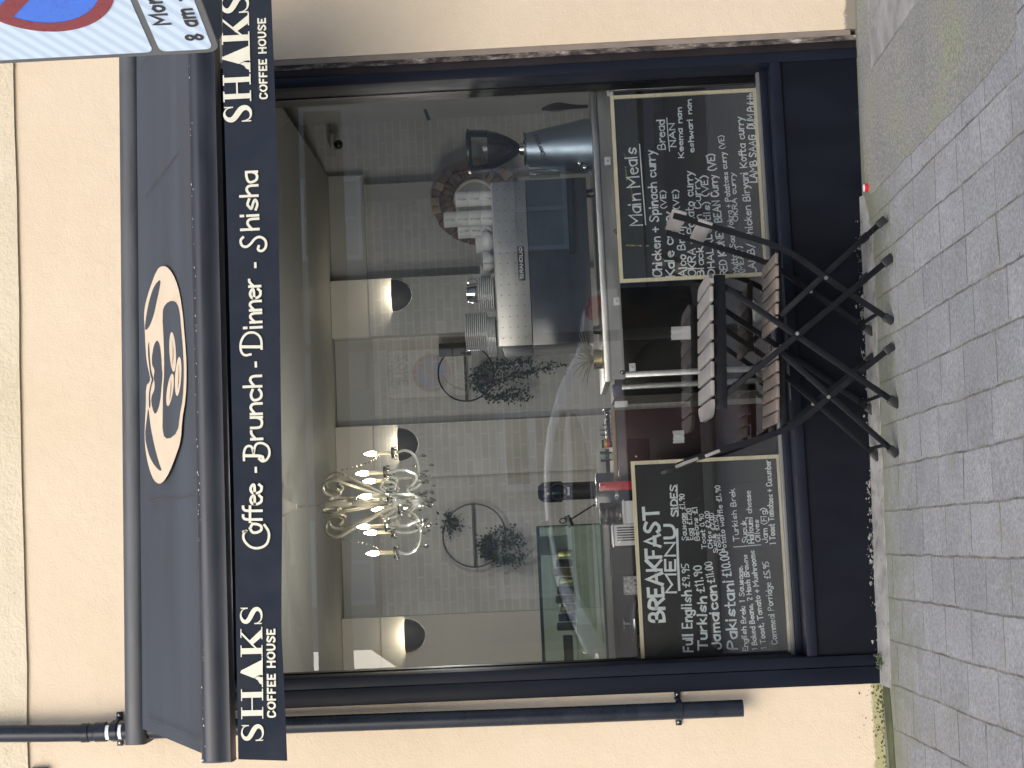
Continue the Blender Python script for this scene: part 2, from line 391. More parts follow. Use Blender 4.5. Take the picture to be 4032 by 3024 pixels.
# ------------------------------------------------------------------ lettering: a stroke alphabet (x, y in units; baseline 3, x-height 8, caps 11)
GL = {}
def _g(s):
    for ln in s.strip().split('\n'):
        k, wd, st = ln.split(' ', 2)
        GL[k] = (int(wd), [[(int(q[i], 16), int(q[i+1], 16)) for i in range(0, len(q), 2)] for q in st.split()])
_g('''A 6 033b63 1656
B 5 030b3b4a483707 3756543303
C 5 5a4b1b090513334455
D 5 030b2b4a5856442303
E 4 4b0b0343 0737
F 4 4b0b03 0737
G 5 5a3b1b090513335457 5737
H 5 030b 535b 0757
I 1 030b
J 4 4b4533130406
K 5 030b 5b06 1753
L 4 0b0343
M 7 030b367b73
N 5 030b535b
O 6 3b1a0806143354666a4b3b
P 5 030b3b5a583707
R 5 030b3b5a583707 2753
S 5 5a3b1b09183755443313 1304
T 6 0b6b 3b33
U 5 0b051333555b
V 6 0b336b
W 8 0b2347638b
X 5 0b53 035b
Y 6 0b37 6b3733
Z 5 0b5b0353
a 4 4828070513334547 4843
b 4 0b0323454738 3818
c 4 47280705133344
d 4 4b43 462807051333 3345
e 4 0646472807051333 3344
f 3 3b2b1a13 0838
g 4 462807051333 4841301001
h 4 0b03 0628384743
i 1 0803 0a0b
j 2 18111000 1a1b
k 4 0b03 3805 1643
l 1 0b03
m 6 0803 0728383733 3758676563
n 4 0803 0628384743
o 4 28070513334547 4728
p 4 0800 0628384745331304
r 3 0803 062838
s 4 4728170635442304
t 3 1b141333 0838
u 4 080413334548 4843
v 4 082348
w 6 0813365368
x 4 0843 0348
y 4 0824 481100
z 4 08480343
0 4 2b09051333454a2b
1 2 0a1b13
2 4 0a2b4a480343
3 4 0a2b4a382746442304
4 4 3b0646 3b33
5 4 4b0b072746442303
6 4 3b190513334446370 6
7 4 0b4b13
8 4 27091b3b492705133345 4527
9 4 48270a2b4a4833
'''.replace('370 6', '3706'))
GL['\u00a3'] = (5, [[(4, 10), (3, 11), (2, 10), (2, 4), (0, 3), (5, 3)], [(0, 7), (3, 7)]])
GL['+'] = (4, [[(2, 9), (2, 4)], [(0, 6.5), (4, 6.5)]]); GL['-'] = (3, [[(0, 6.5), (3, 6.5)]])
GL['.'] = (1, [[(0, 3), (0, 3.8)]]); GL[','] = (1, [[(.6, 4), (0, 2)]]); GL[':'] = (1, [[(0, 7), (0, 7.8)], [(0, 3.4), (0, 4.2)]])
GL['/'] = (4, [[(0, 2), (4, 11)]]); GL['('] = (2, [[(2, 12), (0, 9), (0, 5), (2, 2)]]); GL[')'] = (2, [[(0, 12), (2, 9), (2, 5), (0, 2)]])
STRAIGHT = set('AEFHIKLMNTVWXYZ147vwxz/')
def chaikin(p, k=2):
    for _ in range(k):
        if len(p) < 3: return p
        q = [p[0]]
        for a, b in zip(p, p[1:]):
            q += [(a[0]*.75+b[0]*.25, a[1]*.75+b[1]*.25), (a[0]*.25+b[0]*.75, a[1]*.25+b[1]*.75)]
        p = q+[p[-1]]
    return p
def ribbon(mb, pts, w, fr, z, cap=True):
    """flat mitred band along 2-D pts; fr maps (x, y, lift) to the world; w number or list"""
    n = len(pts); W = w if isinstance(w, list) else [w]*n
    P = [Vector((p[0], p[1])) for p in pts]
    if n == 2 and (P[1]-P[0]).length < 1e-6: return
    L, Rr = [], []
    for i in range(n):
        a = (P[i]-P[i-1]) if i else (P[1]-P[0]); b = (P[i+1]-P[i]) if i < n-1 else (P[i]-P[i-1])
        if a.length < 1e-9: a = b
        if b.length < 1e-9: b = a
        a = a.normalized(); b = b.normalized(); t = a+b
        t = t.normalized() if t.length > .3 else b
        nr = Vector((-t.y, t.x)); c = max(.55, abs(nr.dot(Vector((-a.y, a.x)))))
        e = Vector((0, 0))
        if cap and i == 0: e = -a*W[0]*.45
        if cap and i == n-1: e = b*W[-1]*.45
        L.append(P[i]+e+nr*W[i]/2/c); Rr.append(P[i]+e-nr*W[i]/2/c)
    for i in range(n-1):
        mb.face([fr(L[i].x, L[i].y, z), fr(L[i+1].x, L[i+1].y, z), fr(Rr[i+1].x, Rr[i+1].y, z), fr(Rr[i].x, Rr[i].y, z)])
def write(mb, text, A, B, h, wt, Nv, slant=0, jit=0, space=2.2, lift=.0012, smooth=True):
    """text from baseline point A to B (world), cap height h (m), stroke width wt (m), Nv = outward normal"""
    A = Vector(A); B = Vector(B); ex = (B-A).normalized(); ey = (Nv.cross(ex)).normalized()
    tot = sum((GL[c][0] if c != ' ' else 2.2)+space for c in text)-space
    sx = (B-A).length/tot; sy = h/8; x = 0; k = 0
    for c in text:
        if c == ' ': x += 2.2+space; continue
        wd, st = GL[c]; jx = random.uniform(-jit, jit); jy = random.uniform(-jit, jit)
        for s in st:
            p = [(q[0]+random.uniform(-jit, jit)*.6, q[1]-3+random.uniform(-jit, jit)*.6) for q in s]
            if smooth and (c not in STRAIGHT): p = chaikin(p, 2)
            p = [((x+q[0]+jx+slant*q[1])*sx, (q[1]+jy)*sy) for q in p]
            k += 1
            ribbon(mb, p, wt*random.uniform(1-.2*bool(jit), 1+.2*bool(jit)), lambda a, b, z: A+ex*a+ey*b+Nv*z, lift+.00008*(k % 7))
        x += wd+space
OUT = Vector((0, -1, 0))

# ------------------------------------------------------------------ ground
mb = MB(); e = 400
mb.face([(-e, -e, -.13+GX*-e+GY*-e), (e, -e, -.13+GX*e+GY*-e), (e, e, -.13+GX*e+GY*e), (-e, e, -.13+GX*-e+GY*e)])
mb.build('road', m_road, kind='structure', smooth=0)
def slab(name, x0, x1, y0, y1, top, th, mat, **k):
    mb = MB(); q = [(x0, y0), (x1, y0), (x1, y1), (x0, y1)]
    mb.prism([(x, y, gz(x, y)+top) for x, y in q], (0, 0, -th)); return mb.build(name, mat, smooth=0, **k)
slab('pavement', -14, 14, -6.0, .30, 0, .16, m_pave, kind='structure')
slab('kerb', -14, 14, -6.15, -6.003, .002, .16, m_concrete, kind='structure')
slab('far_pavement', -14, 14, -16, -13.5, .0, .16, m_concrete, kind='structure')
def sheet(name, px, mat, lift, th=.006, **k):
    mb = MB(); P = [atg(*p) for p in px]
    P = [Vector((p.x, p.y, gz(p.x, p.y)+lift)) for p in P]
    mb.prism(P, (0, 0, -th)); return mb.build(name, mat, smooth=0, **k)
def jag(a, b, n, r):
    return [(a[0]+(b[0]-a[0])*i/n+random.uniform(-r, r), a[1]+(b[1]-a[1])*i/n+random.uniform(-r, r)) for i in range(n)]
sheet('tarmac_patch', [(3368, -700)] + jag((3380, 150), (3412, 745), 8, 2)+[(3412, 745), (3432, 765)]+jag((3445, 752), (3860, 330), 14, 5)
      + jag((3860, 330), (4000, 150), 5, 5)+[(4002, 120), (4002, -700)], m_tarmac, .004, kind='structure')
sheet('concrete_slab', [(3424, -700), (3424, 30), (3440, 268), (3603, 30), (3800, -250), (3800, -700)], m_concrete, .009, kind='structure')
# ------------------------------------------------------------------ building
bld = empty('shop_building', (0, 0, 0), 'cream rendered building front around the black shop window', 'building')
def zt(X): return 7.0
XJL, XJR = -.716, 1.997
ZL = 2.72                                            # lintel, hidden behind the awning
for (x0, x1, z0, z1) in ((-9, XJL, -.4, 7), (XJR, 10, -.5, 7), (XJL, XJR, ZL, 7)):
    MB().box(x0, x1, 0, .28, z0, z1).build('wall', m_plaster, bld, smooth=0)
# rough-cast upper band, standing 10 mm proud of the smooth render
a0 = at(115, 3024, 0); a1 = at(57, 208, 0); sl_ = (a1.z-a0.z)/(a1.x-a0.x)
zz = lambda X: a0.z+sl_*(X-a0.x)
mb = MB(); low = [(-9+i*.25, 0, zz(-9+i*.25)+random.uniform(-.004, .004)) for i in range(77)]
mb.prism([(x, -.003, z) for x, _, z in low]+[(10, -.003, 7), (-9, -.003, 7)], (0, -.009, 0)); mb.build('rough_cast_band', m_rough, bld, smooth=0)
# right reveal with its ragged peeling edge
MB().box(1.950, 1.9715, .004, .14, -.055, ZL).build('reveal_board', m_peel, bld, smooth=0)
MB().box(1.9718, 1.9955, .002, .14, -.03, ZL).build('reveal_render', m_reveal, bld, smooth=0)

win = empty('shop_window', (.64, .15, .28), 'large black framed shop window with two chalk menus inside its glass', 'window')
GYY = .155                                           # glass plane
# right jamb: two boards, left jamb: two flush boards
MB().box(1.871, 1.914, .0, .286, -.052, ZL, .003).build('jamb', m_navy, win)
MB().box(1.9155, 1.9495, .006, .286, -.053, ZL, .002).build('jamb', m_brownp, win)
MB().box(-.644, -.599, -.010, .286, .012, ZL, .003).build('jamb', m_navy, win)
MB().box(-.7155, -.6455, -.014, .286, .014, ZL, .003).build('jamb', m_navy, win)
MB().box(-.5985, 1.870, .10, .20, 2.60, ZL-.002).build('head_rail', m_navy, win)
MB().box(-.5985, 1.8705, -.004, .215, .272, .315, .003).box(-.5985, 1.8705, .100, .215, .3155, .342, .002).build('sill', m_navy, win)
MB().box(-.5985, 1.8705, .125, .16, .3425, .356, .002).build('sill_bead', m_sockg, win, label='grey metal glazing bead along the sill')
mb = MB(); mb.box(-.5985, -.594, .16, .2, .357, 2.6).box(1.866, 1.8705, .16, .2, .357, 2.6); mb.build('glazing_bead', m_plinth, win)
mb = MB(); mb.face([(-.60, GYY, .34), (1.875, GYY, .34), (1.875, GYY, 2.62), (-.60, GYY, 2.62)]); mb.build('glass', m_glass, win, smooth=0)
MB().box(-.5985, 1.8705, .010, .22, -.07, .2715).build('stall_riser', m_plinth, win, label='black painted panel below the glass, scuffed and stained')
MB().box(.56, .567, .004, .0095, -.02, .24).build('panel_joint', m_plinth, win)
# white flaking patches at the foot of the riser
mb = MB()
for i in range(330):
    x = random.choice((random.uniform(-.59, 1.2), random.uniform(-.3, .1), random.uniform(.55, 1.15))); z = gz(x, 0)+.006+abs(random.gauss(0, .014)); r = random.choice((.002, .003, .003, .005, .008))
    if z > .13: continue
    k = random.randint(4, 7); P = [(x+math.cos(2*PI*j/k)*r*random.uniform(.4, 1.6), .0085, z+math.sin(2*PI*j/k)*r*random.uniform(.3, .9)) for j in range(k)]
    mb.prism(P, (0, .0012, 0))
mb.build('flaking_paint', m_concrete, win, smooth=0, kind='stuff')
# concrete strip at the foot
mb = MB(); top = [(-.72+i*.05, 0) for i in range(41)]
P = [(x, .011, gz(x, 0)+.014+random.uniform(-.003, .003)) for x, _ in top]+[(x, -.155*min(1, (1.285-x)*5+.12)+random.uniform(-.010, .010), gz(x, -.15)+.004) for x, _ in reversed(top)]
mb.prism(P, (0, 0, -.03)); tag(mb.build('concrete_threshold', m_concrete, smooth=0, kind='structure'))
sheet('moss_strip', [(3470, 2560), (3488, 2800), (3510, 3060), (3530, 3060), (3512, 2800), (3488, 2560)], m_moss, .005, .004, kind='structure')
mb = MB()
for i in range(150):
    x = -.72-random.expovariate(4.5); z = gz(x, 0)+random.expovariate(55); r = random.uniform(.002, .006)
    mb.ball((x, -.002-random.uniform(0, .004), z), r, 1, (1, .25, .7))
tag(mb.build('moss', m_moss, kind='stuff'), 'yellow green moss along the foot of the wall left of the window', 'moss')

# ------------------------------------------------------------------ drainpipe
def px_line(pts, Y): return [at(x, y, Y) for x, y in pts]
YP = -.075
up = px_line([(-250, 2893), (0, 2889), (320, 2886), (520, 2878)], YP); lo = px_line([(530, 2878), (700, 2872), (1123, 2855), (2200, 2817), (2925, 2788)], YP)
pipe = empty('drainpipe', up[-1], 'black plastic drainpipe passing behind the left end of the awning and stopping above the pavement', 'drainpipe')
MB().tube(up, .0345, 24).build('upper_length', m_pipe, pipe)
mb = MB(); pr = []
P = lo; mb.tube(P, .034, 24, cap=False)
e = P[-1]; d = (P[-1]-P[-2]).normalized(); mb.lathe([(.034, 0), (.0305, 0), (.0305, -.12)], e, 24, d); mb.build('lower_length', m_pipe, pipe)
c0 = at(322, 2886, YP); c1 = at(420, 2881, YP)
ax = (c1-c0).normalized(); Lc = (c1-c0).length
MB().lathe([(.035, 0), (.0385, .002), (.0385, Lc*.30), (.0355, Lc*.34), (.0355, Lc*.52), (.039, Lc*.56), (.0395, Lc), (.035, Lc+.002)], c0, 28, ax).build('collar', m_pipe, pipe)
def clip(px, py, name='clip'):
    c = at(px, py, YP); mb = MB(); mb.lathe([(.0348, -.012), (.0385, -.012), (.0385, .012), (.0348, .012)], c, 28, (0, 0, 1))
    for s in (-1, 1): mb.box(c.x+s*.036, c.x+s*.068, -.012, -.001, c.z-.012, c.z+.012, .002).box(c.x+s*.034, c.x+s*.042, -.07, -.012, c.z-.010, c.z+.010)
    o = mb.build(name, m_pipe, pipe)
    for s in (-1, 1): MB().ball((c.x+s*.055, -.013, c.z), .005, 1, (1, .5, 1)).build('screw', m_bolt, o)
clip(452, 2879); clip(2674, 2797)
c = at(455, 2880, YP)
for k, (zz0, hh) in enumerate(((.055, .018), (.02, .020), (-.03, .012))):
    a = MB(); a.lathe([(.0352, 0), (.0354, hh)], (c.x, c.y, c.z+zz0), 40); a.b.faces.ensure_lookup_table()
    bmesh.ops.delete(a.b, geom=[f for f in a.b.faces if f.calc_center_median().y > c.y-.02], context='FACES')
    a.build('torn_sticker', m_wplast, pipe)
c = at(150, 3030, -.02)
mb = MB().box(c.x-.05, c.x+.006, -.03, -.0005, c.z-.035, c.z+.035, .004)
mb.build('wall_bracket', m_pipe, label='small dark metal bracket on the upper wall left of the drainpipe', cat='bracket')
for i, (px, py) in enumerate(((1345+95, 2775), (2693, 2715+8), (1820, 2760))): pass

# ------------------------------------------------------------------ awning
YC, YB = -.11, -.72
aw = empty('awning', (.6, 0, 2.9), 'black folding shop awning with cream lettering over the window', 'awning')
cL = at(525, 2928, YC); cR = at(485, 150, YC); 
cassL = at(542, 2926, -.08); cassR = at(515, 155, -.08)
prof = [(.075, .045), (-.02, .045), (-.045, .036), (-.056, .015), (-.058, -.02), (-.05, -.038), (-.03, -.044), (.075, -.044)]
MB().sweep(prof, cassL, cassR).build('cassette', m_cass, aw, smooth=50)
tL = at(556, 2868, YC-.01); tR = at(533, 165, YC-.01)
bL = at(808, 2972, YB+.03); bR = at(735, -78, YB+.03)
nF = (tR-tL).cross(bL-tL).normalized()
if nF.z < 0: nF = -nF
mb = MB(); nx, ny = 44, 10
vs = []
for j in range(ny+1):
    row = []
    for i in range(nx+1):
        u, v = i/nx, j/ny
        p = tL.lerp(tR, u).lerp(bL.lerp(bR, u), v)
        p = p+nF*(-.004*math.sin(PI*v)+.0015*math.sin(u*23+v*2)*math.sin(PI*v)); row.append(mb.b.verts.new(p))
    vs.append(row)
for j in range(ny):
    for i in range(nx): mb.b.faces.new((vs[j][i], vs[j][i+1], vs[j+1][i+1], vs[j+1][i]))
r = bmesh.ops.extrude_face_region(mb.b, geom=list(mb.b.faces))
bmesh.ops.translate(mb.b, vec=-nF*.002, verts=[g for g in r['geom'] if isinstance(g, bmesh.types.BMVert)])
fab = mb.build('canopy', m_fabric, aw)
# stitched seams in the fabric
mb = MB()
def onf(px, py, lift=.003):
    p0 = (tL+bR)/2; q = atp(px, py, p0, nF)
    v = max(0, min(1, (q-tL).dot((bL-tL).normalized())/(bL-tL).length)); return q+nF*(lift+.001)
for a, b in (((560, 776), (748, 545)), ((556, 790), (742, 560)), ((580, 1985), (788, 1950)), ((578, 1976), (788, 1942)), ((575, 2822), (800, 2912)), ((575, 2830), (795, 2925)), ((545, 278), (600, 190))):
    pts = [onf(a[0]+(b[0]-a[0])*k/8, a[1]+(b[1]-a[1])*k/8, .0012) for k in range(9)]
    mb.tube(pts, .0009, 5)
mb.build('seam', m_cass, fab)
# logo
def Zb(L): return [(.6027*x, 1000+.6027*y) for x, y in L]
def patch(name, L, mat, lift, par, it=2):
    L = L+[L[0]]
    p = [tuple(q) for q in L]
    for _ in range(it):
        q = []
        for a, b in zip(p, p[1:]): q += [(a[0]*.75+b[0]*.25, a[1]*.75+b[1]*.25), (a[0]*.25+b[0]*.75, a[1]*.25+b[1]*.75)]
        p = q+[q[0]]
    mb = MB(); mb.face([onf(x, y, lift) for x, y in p[:-1]]); bmesh.ops.triangulate(mb.b, faces=mb.b.faces)
    return mb.build(name, mat, par, smooth=0)
lg = patch('logo', Zb([(1070, 75), (1110, 95), (1150, 160), (1180, 260), (1200, 400), (1208, 500), (1220, 640), (1225, 780), (1218, 950), (1195, 1080), (1187, 1220), (1150, 1330), (1110, 1430), (1075, 1485), (1045, 1505), (1010, 1480), (985, 1420), (962, 1330), (950, 1230), (950, 1130), (958, 1000), (958, 860), (985, 835), (985, 800), (962, 700), (955, 600), (950, 480), (945, 400), (955, 320), (985, 220), (1030, 100)]), m_logo, .002, fab, 1)
for q in ([(1058, 160), (1015, 205), (985, 290), (962, 400), (952, 490), (962, 500), (985, 470), (1010, 400), (1025, 330), (1045, 240)],
          [(952, 1190), (972, 1290), (1000, 1360), (1040, 1410), (1065, 1418), (1045, 1370), (1020, 1280), (1000, 1190), (985, 1100), (975, 1000), (968, 1060)],
          [(1032, 560), (1050, 590), (1060, 680), (1062, 740), (1068, 790), (1060, 880), (1050, 980), (1022, 1056), (1002, 1010), (992, 940), (1015, 890), (1018, 850), (1010, 800), (1018, 760), (1000, 725), (998, 680), (1010, 600)],
          [(1130, 303), (1163, 320), (1180, 380), (1190, 500), (1200, 600), (1208, 780), (1200, 950), (1180, 1050), (1168, 1165), (1105, 1215), (1068, 1180), (1070, 1000), (1072, 880), (1080, 780), (1078, 600), (1066, 380), (1088, 325)],
          [(978, 560), (972, 640), (982, 740), (990, 800), (1000, 822), (990, 850), (978, 920), (980, 1010), (990, 1000), (985, 920), (998, 850), (1012, 822), (996, 780), (986, 700), (982, 620)]):
    patch('logo_figure', Zb(q), m_fabric, .0035, lg, 1)
def bean(cx, cy, rx, ry, t):
    P = []
    for k in range(28):
        a = 2*PI*k/28; x, y = math.cos(a)*rx, math.sin(a)*ry; P.append((cx+x*math.cos(t)-y*math.sin(t), cy+x*math.sin(t)+y*math.cos(t)))
    return P
for (cx, cy, rx, ry, t) in ((1138, 640, 21, 130, -.05), (1174, 800, 20, 128, .06), (1121, 888, 20, 107, .14)):
    patch('logo_bean', Zb(bean(cx, cy, rx, ry, t)), m_logo, .005, lg, 0)
    patch('bean_slit', Zb([(cx-3-ry*.75*math.sin(t)*-1, cy-ry*.8), (cx+5, cy), (cx-4, cy+ry*.8), (cx+9, cy+ry*.1)]), m_fabric, .0062, lg, 1)
# front bar
barL = at(858, 2990, YB); barR = at(790, -85, YB)
pf = [(.03, .056), (-.002, .058), (-.026, .050), (-.040, .032), (-.044, .008), (-.040, -.02), (-.034, -.034), (-.036, -.054), (-.02, -.060), (.03, -.060)]
MB().sweep(pf, barL, barR).build('front_bar', m_bar, aw, smooth=50)
for p, sg in ((barL, -1), (barR, 1)):
    MB().prism([p+Vector((sg*.0005, y*1.02, z*1.02)) for y, z in pf], (sg*.006, 0, 0)).build('end_cap', m_cass, aw)
mb = MB()
for i in range(70):        # white chips along the top edge of the bar
    u = random.random(); p = barL.lerp(barR, u); a = random.choice((-.3, 0, .35, .8)); r = random.uniform(.002, .006)
    mb.ball(p+Vector((0, -.034+random.uniform(-.006, .004), .038+random.uniform(-.004, .006))), r*.55, 1, (random.uniform(.6, 2.2), 1, .6))
mb.ball(barL+Vector((.004, -.03, .048)), .008, 1, (.6, 1, 1)); mb.build('paint_chips', m_wplast, aw, kind='stuff')
# valance
vt = [at(938, 2990, YB-.030), at(922, 2000, YB-.030), at(898, 1000, YB-.030), at(868, -80, YB-.030)]
vb = [at(1131, 2982, YB-.030), at(1108, 2481, YB-.030), at(1111, 2000, YB-.030), at(1096, 741, YB-.030), at(1066, -78, YB-.030)]
def interp(L, X):
    L = sorted(L, key=lambda p: p.x)
    for a, b in zip(L, L[1:]):
        if X <= b.x or b is L[-1]: return a.z+(b.z-a.z)*(X-a.x)/(b.x-a.x)
mb = MB(); x0, x1 = vt[0].x, vt[-1].x; vs = []
for j in range(9):
    row = []
    for i in range(81):
        X = x0+(x1-x0)*i/80; v = j/8; z = interp(vt, X)*(1-v)+interp(vb, X)*v
        row.append(mb.b.verts.new((X-.012*v*(i == 0), YB-.030+.002*math.sin(X*9)*v, z)))
    vs.append(row)
for j in range(8):
    for i in range(80): mb.b.faces.new((vs[j][i], vs[j][i+1], vs[j+1][i+1], vs[j+1][i]))
r = bmesh.ops.extrude_face_region(mb.b, geom=list(mb.b.faces))
bmesh.ops.translate(mb.b, vec=(0, .0015, 0), verts=[g for g in r['geom'] if isinstance(g, bmesh.types.BMVert)])
val = mb.build('valance', m_valance, aw)
YV = YB-.034
AV = lambda x, y: at(x, y, YV)
def fr_of(A, B):
    A = Vector(A); ex = (Vector(B)-A).normalized(); ey = OUT.cross(ex).normalized()
    return A, ex, ey, (Vector(B)-A).length
def shaks(bx0, y0, bx1, y1, cap, gl, mb):
    """serif word laid between image baseline points; gl = list of (letter, ystart, yend) in image px"""
    A, ex, ey, L = fr_of(AV(bx0, y0), AV(bx1, y1)); sc = L/abs(y1-y0); H = cap*sc
    for ch, ya, yb in gl:
        X0 = (y0-ya)*sc; Wd = (ya-yb)*sc; k = [0]
        fr = lambda a, b, z: A+ex*(X0+a*Wd)+ey*(b*H)+OUT*z
        def P(L_, z=.0012): mb.face([fr(a, b, z+.00006*k[0]) for a, b in L_]); k[0] += 1
        def stem(x0_, x1_): 
            P([(x0_, 0), (x1_, 0), (x1_, 1), (x0_, 1)])
            for yy in (0, .955): P([(x0_-.10, yy), (x1_+.10, yy), (x1_+.10, yy+.045), (x0_-.10, yy+.045)])
        if ch == 'H': stem(.10, .29); stem(.71, .90); P([(.29, .47), (.71, .47), (.71, .53), (.29, .53)])
        if ch == 'K':
            stem(.10, .31); P([(.31, .36), (.80, .97), (.90, .97), (.31, .26)]); P([(.40, .50), (.56, .62), (.98, .03), (.70, .03)])
            P([(.62, .0), (1.06, .0), (1.06, .045), (.62, .045)]); P([(.68, .955), (1.0, .955), (1.0, 1), (.68, 1)])
        if ch == 'A':
            P([(.50, 1.02), (.58, 1.0), (.95, .02), (.42, .02), (.40, .20), (.30, .40)])
            P([(.30, .37), (.36, .22), (.32, .02), (.05, .02), (.12, .16), (.22, .22)])
            P([(-.02, 0), (.34, 0), (.34, .045), (-.02, .045)]); P([(.40, 0), (1.04, 0), (1.04, .045), (.40, .045)])
        if ch == 'S':
            c = [(.86, .72), (.80, .90), (.60, .985), (.38, .97), (.20, .86), (.18, .70), (.34, .58), (.56, .48), (.78, .36), (.84, .20), (.70, .06), (.46, .015), (.24, .06), (.12, .20), (.10, .32)]
            w_ = [.03, .04, .06, .10, .15, .19, .20, .21, .20, .17, .12, .08, .05, .04, .03]
            cc = chaikin(c, 2); wl = chaikin([(a, 0) for a in w_], 2)
            ribbon(mb, [(X0+a*Wd, b*H) for a, b in cc], [a[0]*H*1.05 for a in wl], lambda a, b, z: A+ex*a+ey*b+OUT*z, .0013)
            P([(.84, .66), (.90, .66), (.90, 1.0), (.84, .96)]); P([(.06, .04), (.12, .0), (.12, .36), (.06, .36)])
mb = MB()
shaks(1038, 2925, 1032, 2383, 88, [('S', 2921, 2846), ('H', 2830, 2713), ('A', 2704, 2593), ('K', 2586, 2475), ('S', 2462, 2383)], mb); write(mb, 'COFFEE HOUSE', AV(1084, 2822), AV(1081, 2479), .026, .0068, OUT, space=2.6); mb.build('name_lettering', m_cream, val, smooth=0); mb = MB()
shaks(992, 484, 978, -18, 107, [('S', 482, 410), ('H', 398, 292), ('A', 283, 175), ('K', 172, 57), ('S', 55, -30)], mb)
write(mb, 'COFFEE HOUSE', AV(1052, 387), AV(1044, 74), .026, .0065, OUT, space=2.6)
mb.build('name_lettering', m_cream, val, smooth=0)
mb = MB()
def word(t, x0_, y0_, x1_, y1_, cap=.060, w_=.0088, sp=1.7):
    write(mb, t, AV(x0_, y0_), AV(x1_, y1_), cap, w_, OUT, space=sp)
    # slab feet
def swirl(pts, bx, by, sc_px, w_=.0088):
    """big swash capital: pts in units (x right, y up) of sc_px image pixels, origin baseline (bx, by)"""
    c = chaikin([(p[0], p[1]) for p in pts], 2)
    P = [AV(bx-p[1]*sc_px, by-p[0]*sc_px) for p in c]; o = P[0]
    ribbon(mb, [(p.x-o.x, p.z-o.z) for p in P], w_, lambda a, b, z: Vector((o.x+a, YV-z, o.z+b)), .0014+.0002*random.random())
# Coffee
swirl([(.55, 1.22), (.62, 1.0), (.55, 1.12), (.30, 1.25), (-.08, 1.15), (-.45, .75), (-.52, .25), (-.30, -.25), (.15, -.42), (.60, -.40), (.98, -.12)], 1034, 2128, 62)
word('offee', 1030, 2097, 1030, 1908, .067, .0095, 1.0)
mb.build('script_lettering', m_cream, val, smooth=0); mb = MB()
# Brunch
swirl([(.30, 1.1), (.30, .05), (.1, 0)], 1036, 1815, 68, .011)
swirl([(.05, 1.1), (.55, 1.12), (.88, .95), (.85, .62), (.30, .55), (.95, .48), (1.08, .1), (.85, -.32), (.40, -.40), (.05, -.22), (-.05, .05), (.12, .22)], 1036, 1815, 68, .0085)
word('runch', 1033, 1728, 1028, 1480, .064, .0095, 1.3)
mb.build('script_lettering', m_cream, val, smooth=0); mb = MB()
# Dinner
swirl([(.35, 1.0), (.35, .05)], 1032, 1392, 75, .011)
swirl([(-.05, .60), (-.12, .92), (.10, 1.12), (.60, 1.14), (1.08, .85), (1.12, .35), (.80, .03), (.25, .02)], 1032, 1392, 75, .0085)
word('inner', 1030, 1288, 1024, 1100, .064, .0095, 1.3)
mb.build('script_lettering', m_cream, val, smooth=0); mb = MB()
# Shisha
swirl([(.92, 1.05), (.75, 1.22), (.40, 1.15), (.28, .85), (.50, .55), (.88, .28), (.98, -.08), (.72, -.42), (.28, -.42), (.02, -.15), (.12, .12), (.36, .05)], 1022, 992, 62, .0092)
word('hisha', 1018, 902, 1012, 676, .064, .0095, 1.3)
mb.build('script_lettering', m_cream, val, smooth=0)
for (x, y) in ((1000, 1862), (1000, 1447), (998, 1056)):
    mb = MB(); ribbon(mb, [(0, 0), (.022, 0)], .009, lambda a, b, z, p=AV(x+8, y): Vector((p.x+a, YV-z, p.z+b)), .0014, False); mb.build('dash', m_cream, val, smooth=0)
# folding arms below the canopy
for X, sg in ((tL.x+.03, 1), (tR.x-.03, -1)):
    mb = MB(); a = Vector((X, -.06, 2.80)); b = Vector((X+sg*.25, -.34, 2.66)); c = Vector((X+sg*.04, YB+.05, bL.z-.10))
    mb.bar(a, b, .035, .025, (0, 0, 1), .004).bar(b, c, .03, .022, (0, 0, 1), .004); mb.ball(b, .024, 2)
    mb.box(X-.03, X+.03, -.09, -.002, 2.74, 2.90, .004); mb.build('folding_arm', m_blackm, aw)

# ------------------------------------------------------------------ chalk menus
def board(corners, Y, label, fw=.0155):
    """corners: image px of outer frame TL, TR, BR, BL (as one reads it)"""
    P = [at(x, y, Y) for x, y in corners]
    x0 = (P[0].x+P[3].x)/2; x1 = (P[1].x+P[2].x)/2; z1 = (P[0].z+P[1].z)/2; z0 = (P[2].z+P[3].z)/2
    r = empty('menu_board', ((x0+x1)/2, Y, z0), label, 'menu board')
    MB().box(x0+.004, x1-.004, Y+.008, Y+.014, z0+.004, z1-.004).build('panel', m_board, r)
    mb = MB()
    for q in (((x0, z0), (x0+fw, z0+fw), (x0+fw, z1-fw), (x0, z1)), ((x1, z0), (x1-fw, z0+fw), (x1-fw, z1-fw), (x1, z1)),
              ((x0, z0), (x1, z0), (x1-fw, z0+fw), (x0+fw, z0+fw)), ((x0, z1), (x1, z1), (x1-fw, z1-fw), (x0+fw, z1-fw))):
        mb.prism([(a, Y-.002, b) for a, b in q], (0, .016, 0))
    mb.build('frame', m_pine, r); return r
YBD = .178
rb = board([(2424, 1118), (2418, 373), (2986, 350), (3016, 1082)], YBD, 'framed chalk menu headed Main Meals, right of the stacked cafe chairs')
lb = board([(2522, 2640), (2488, 1815), (3072, 1791), (3122, 2640)], YBD, 'framed chalk menu headed Breakfast Menu, left of the stacked cafe chairs')
Z4 = lambda x, y: at(2300+x*.5424, 300+y*.5424, YBD+.0075)
Z6 = lambda x, y: at(2400+x*.5424, 1750+y*.5424, YBD+.0075)
K = .5424/928
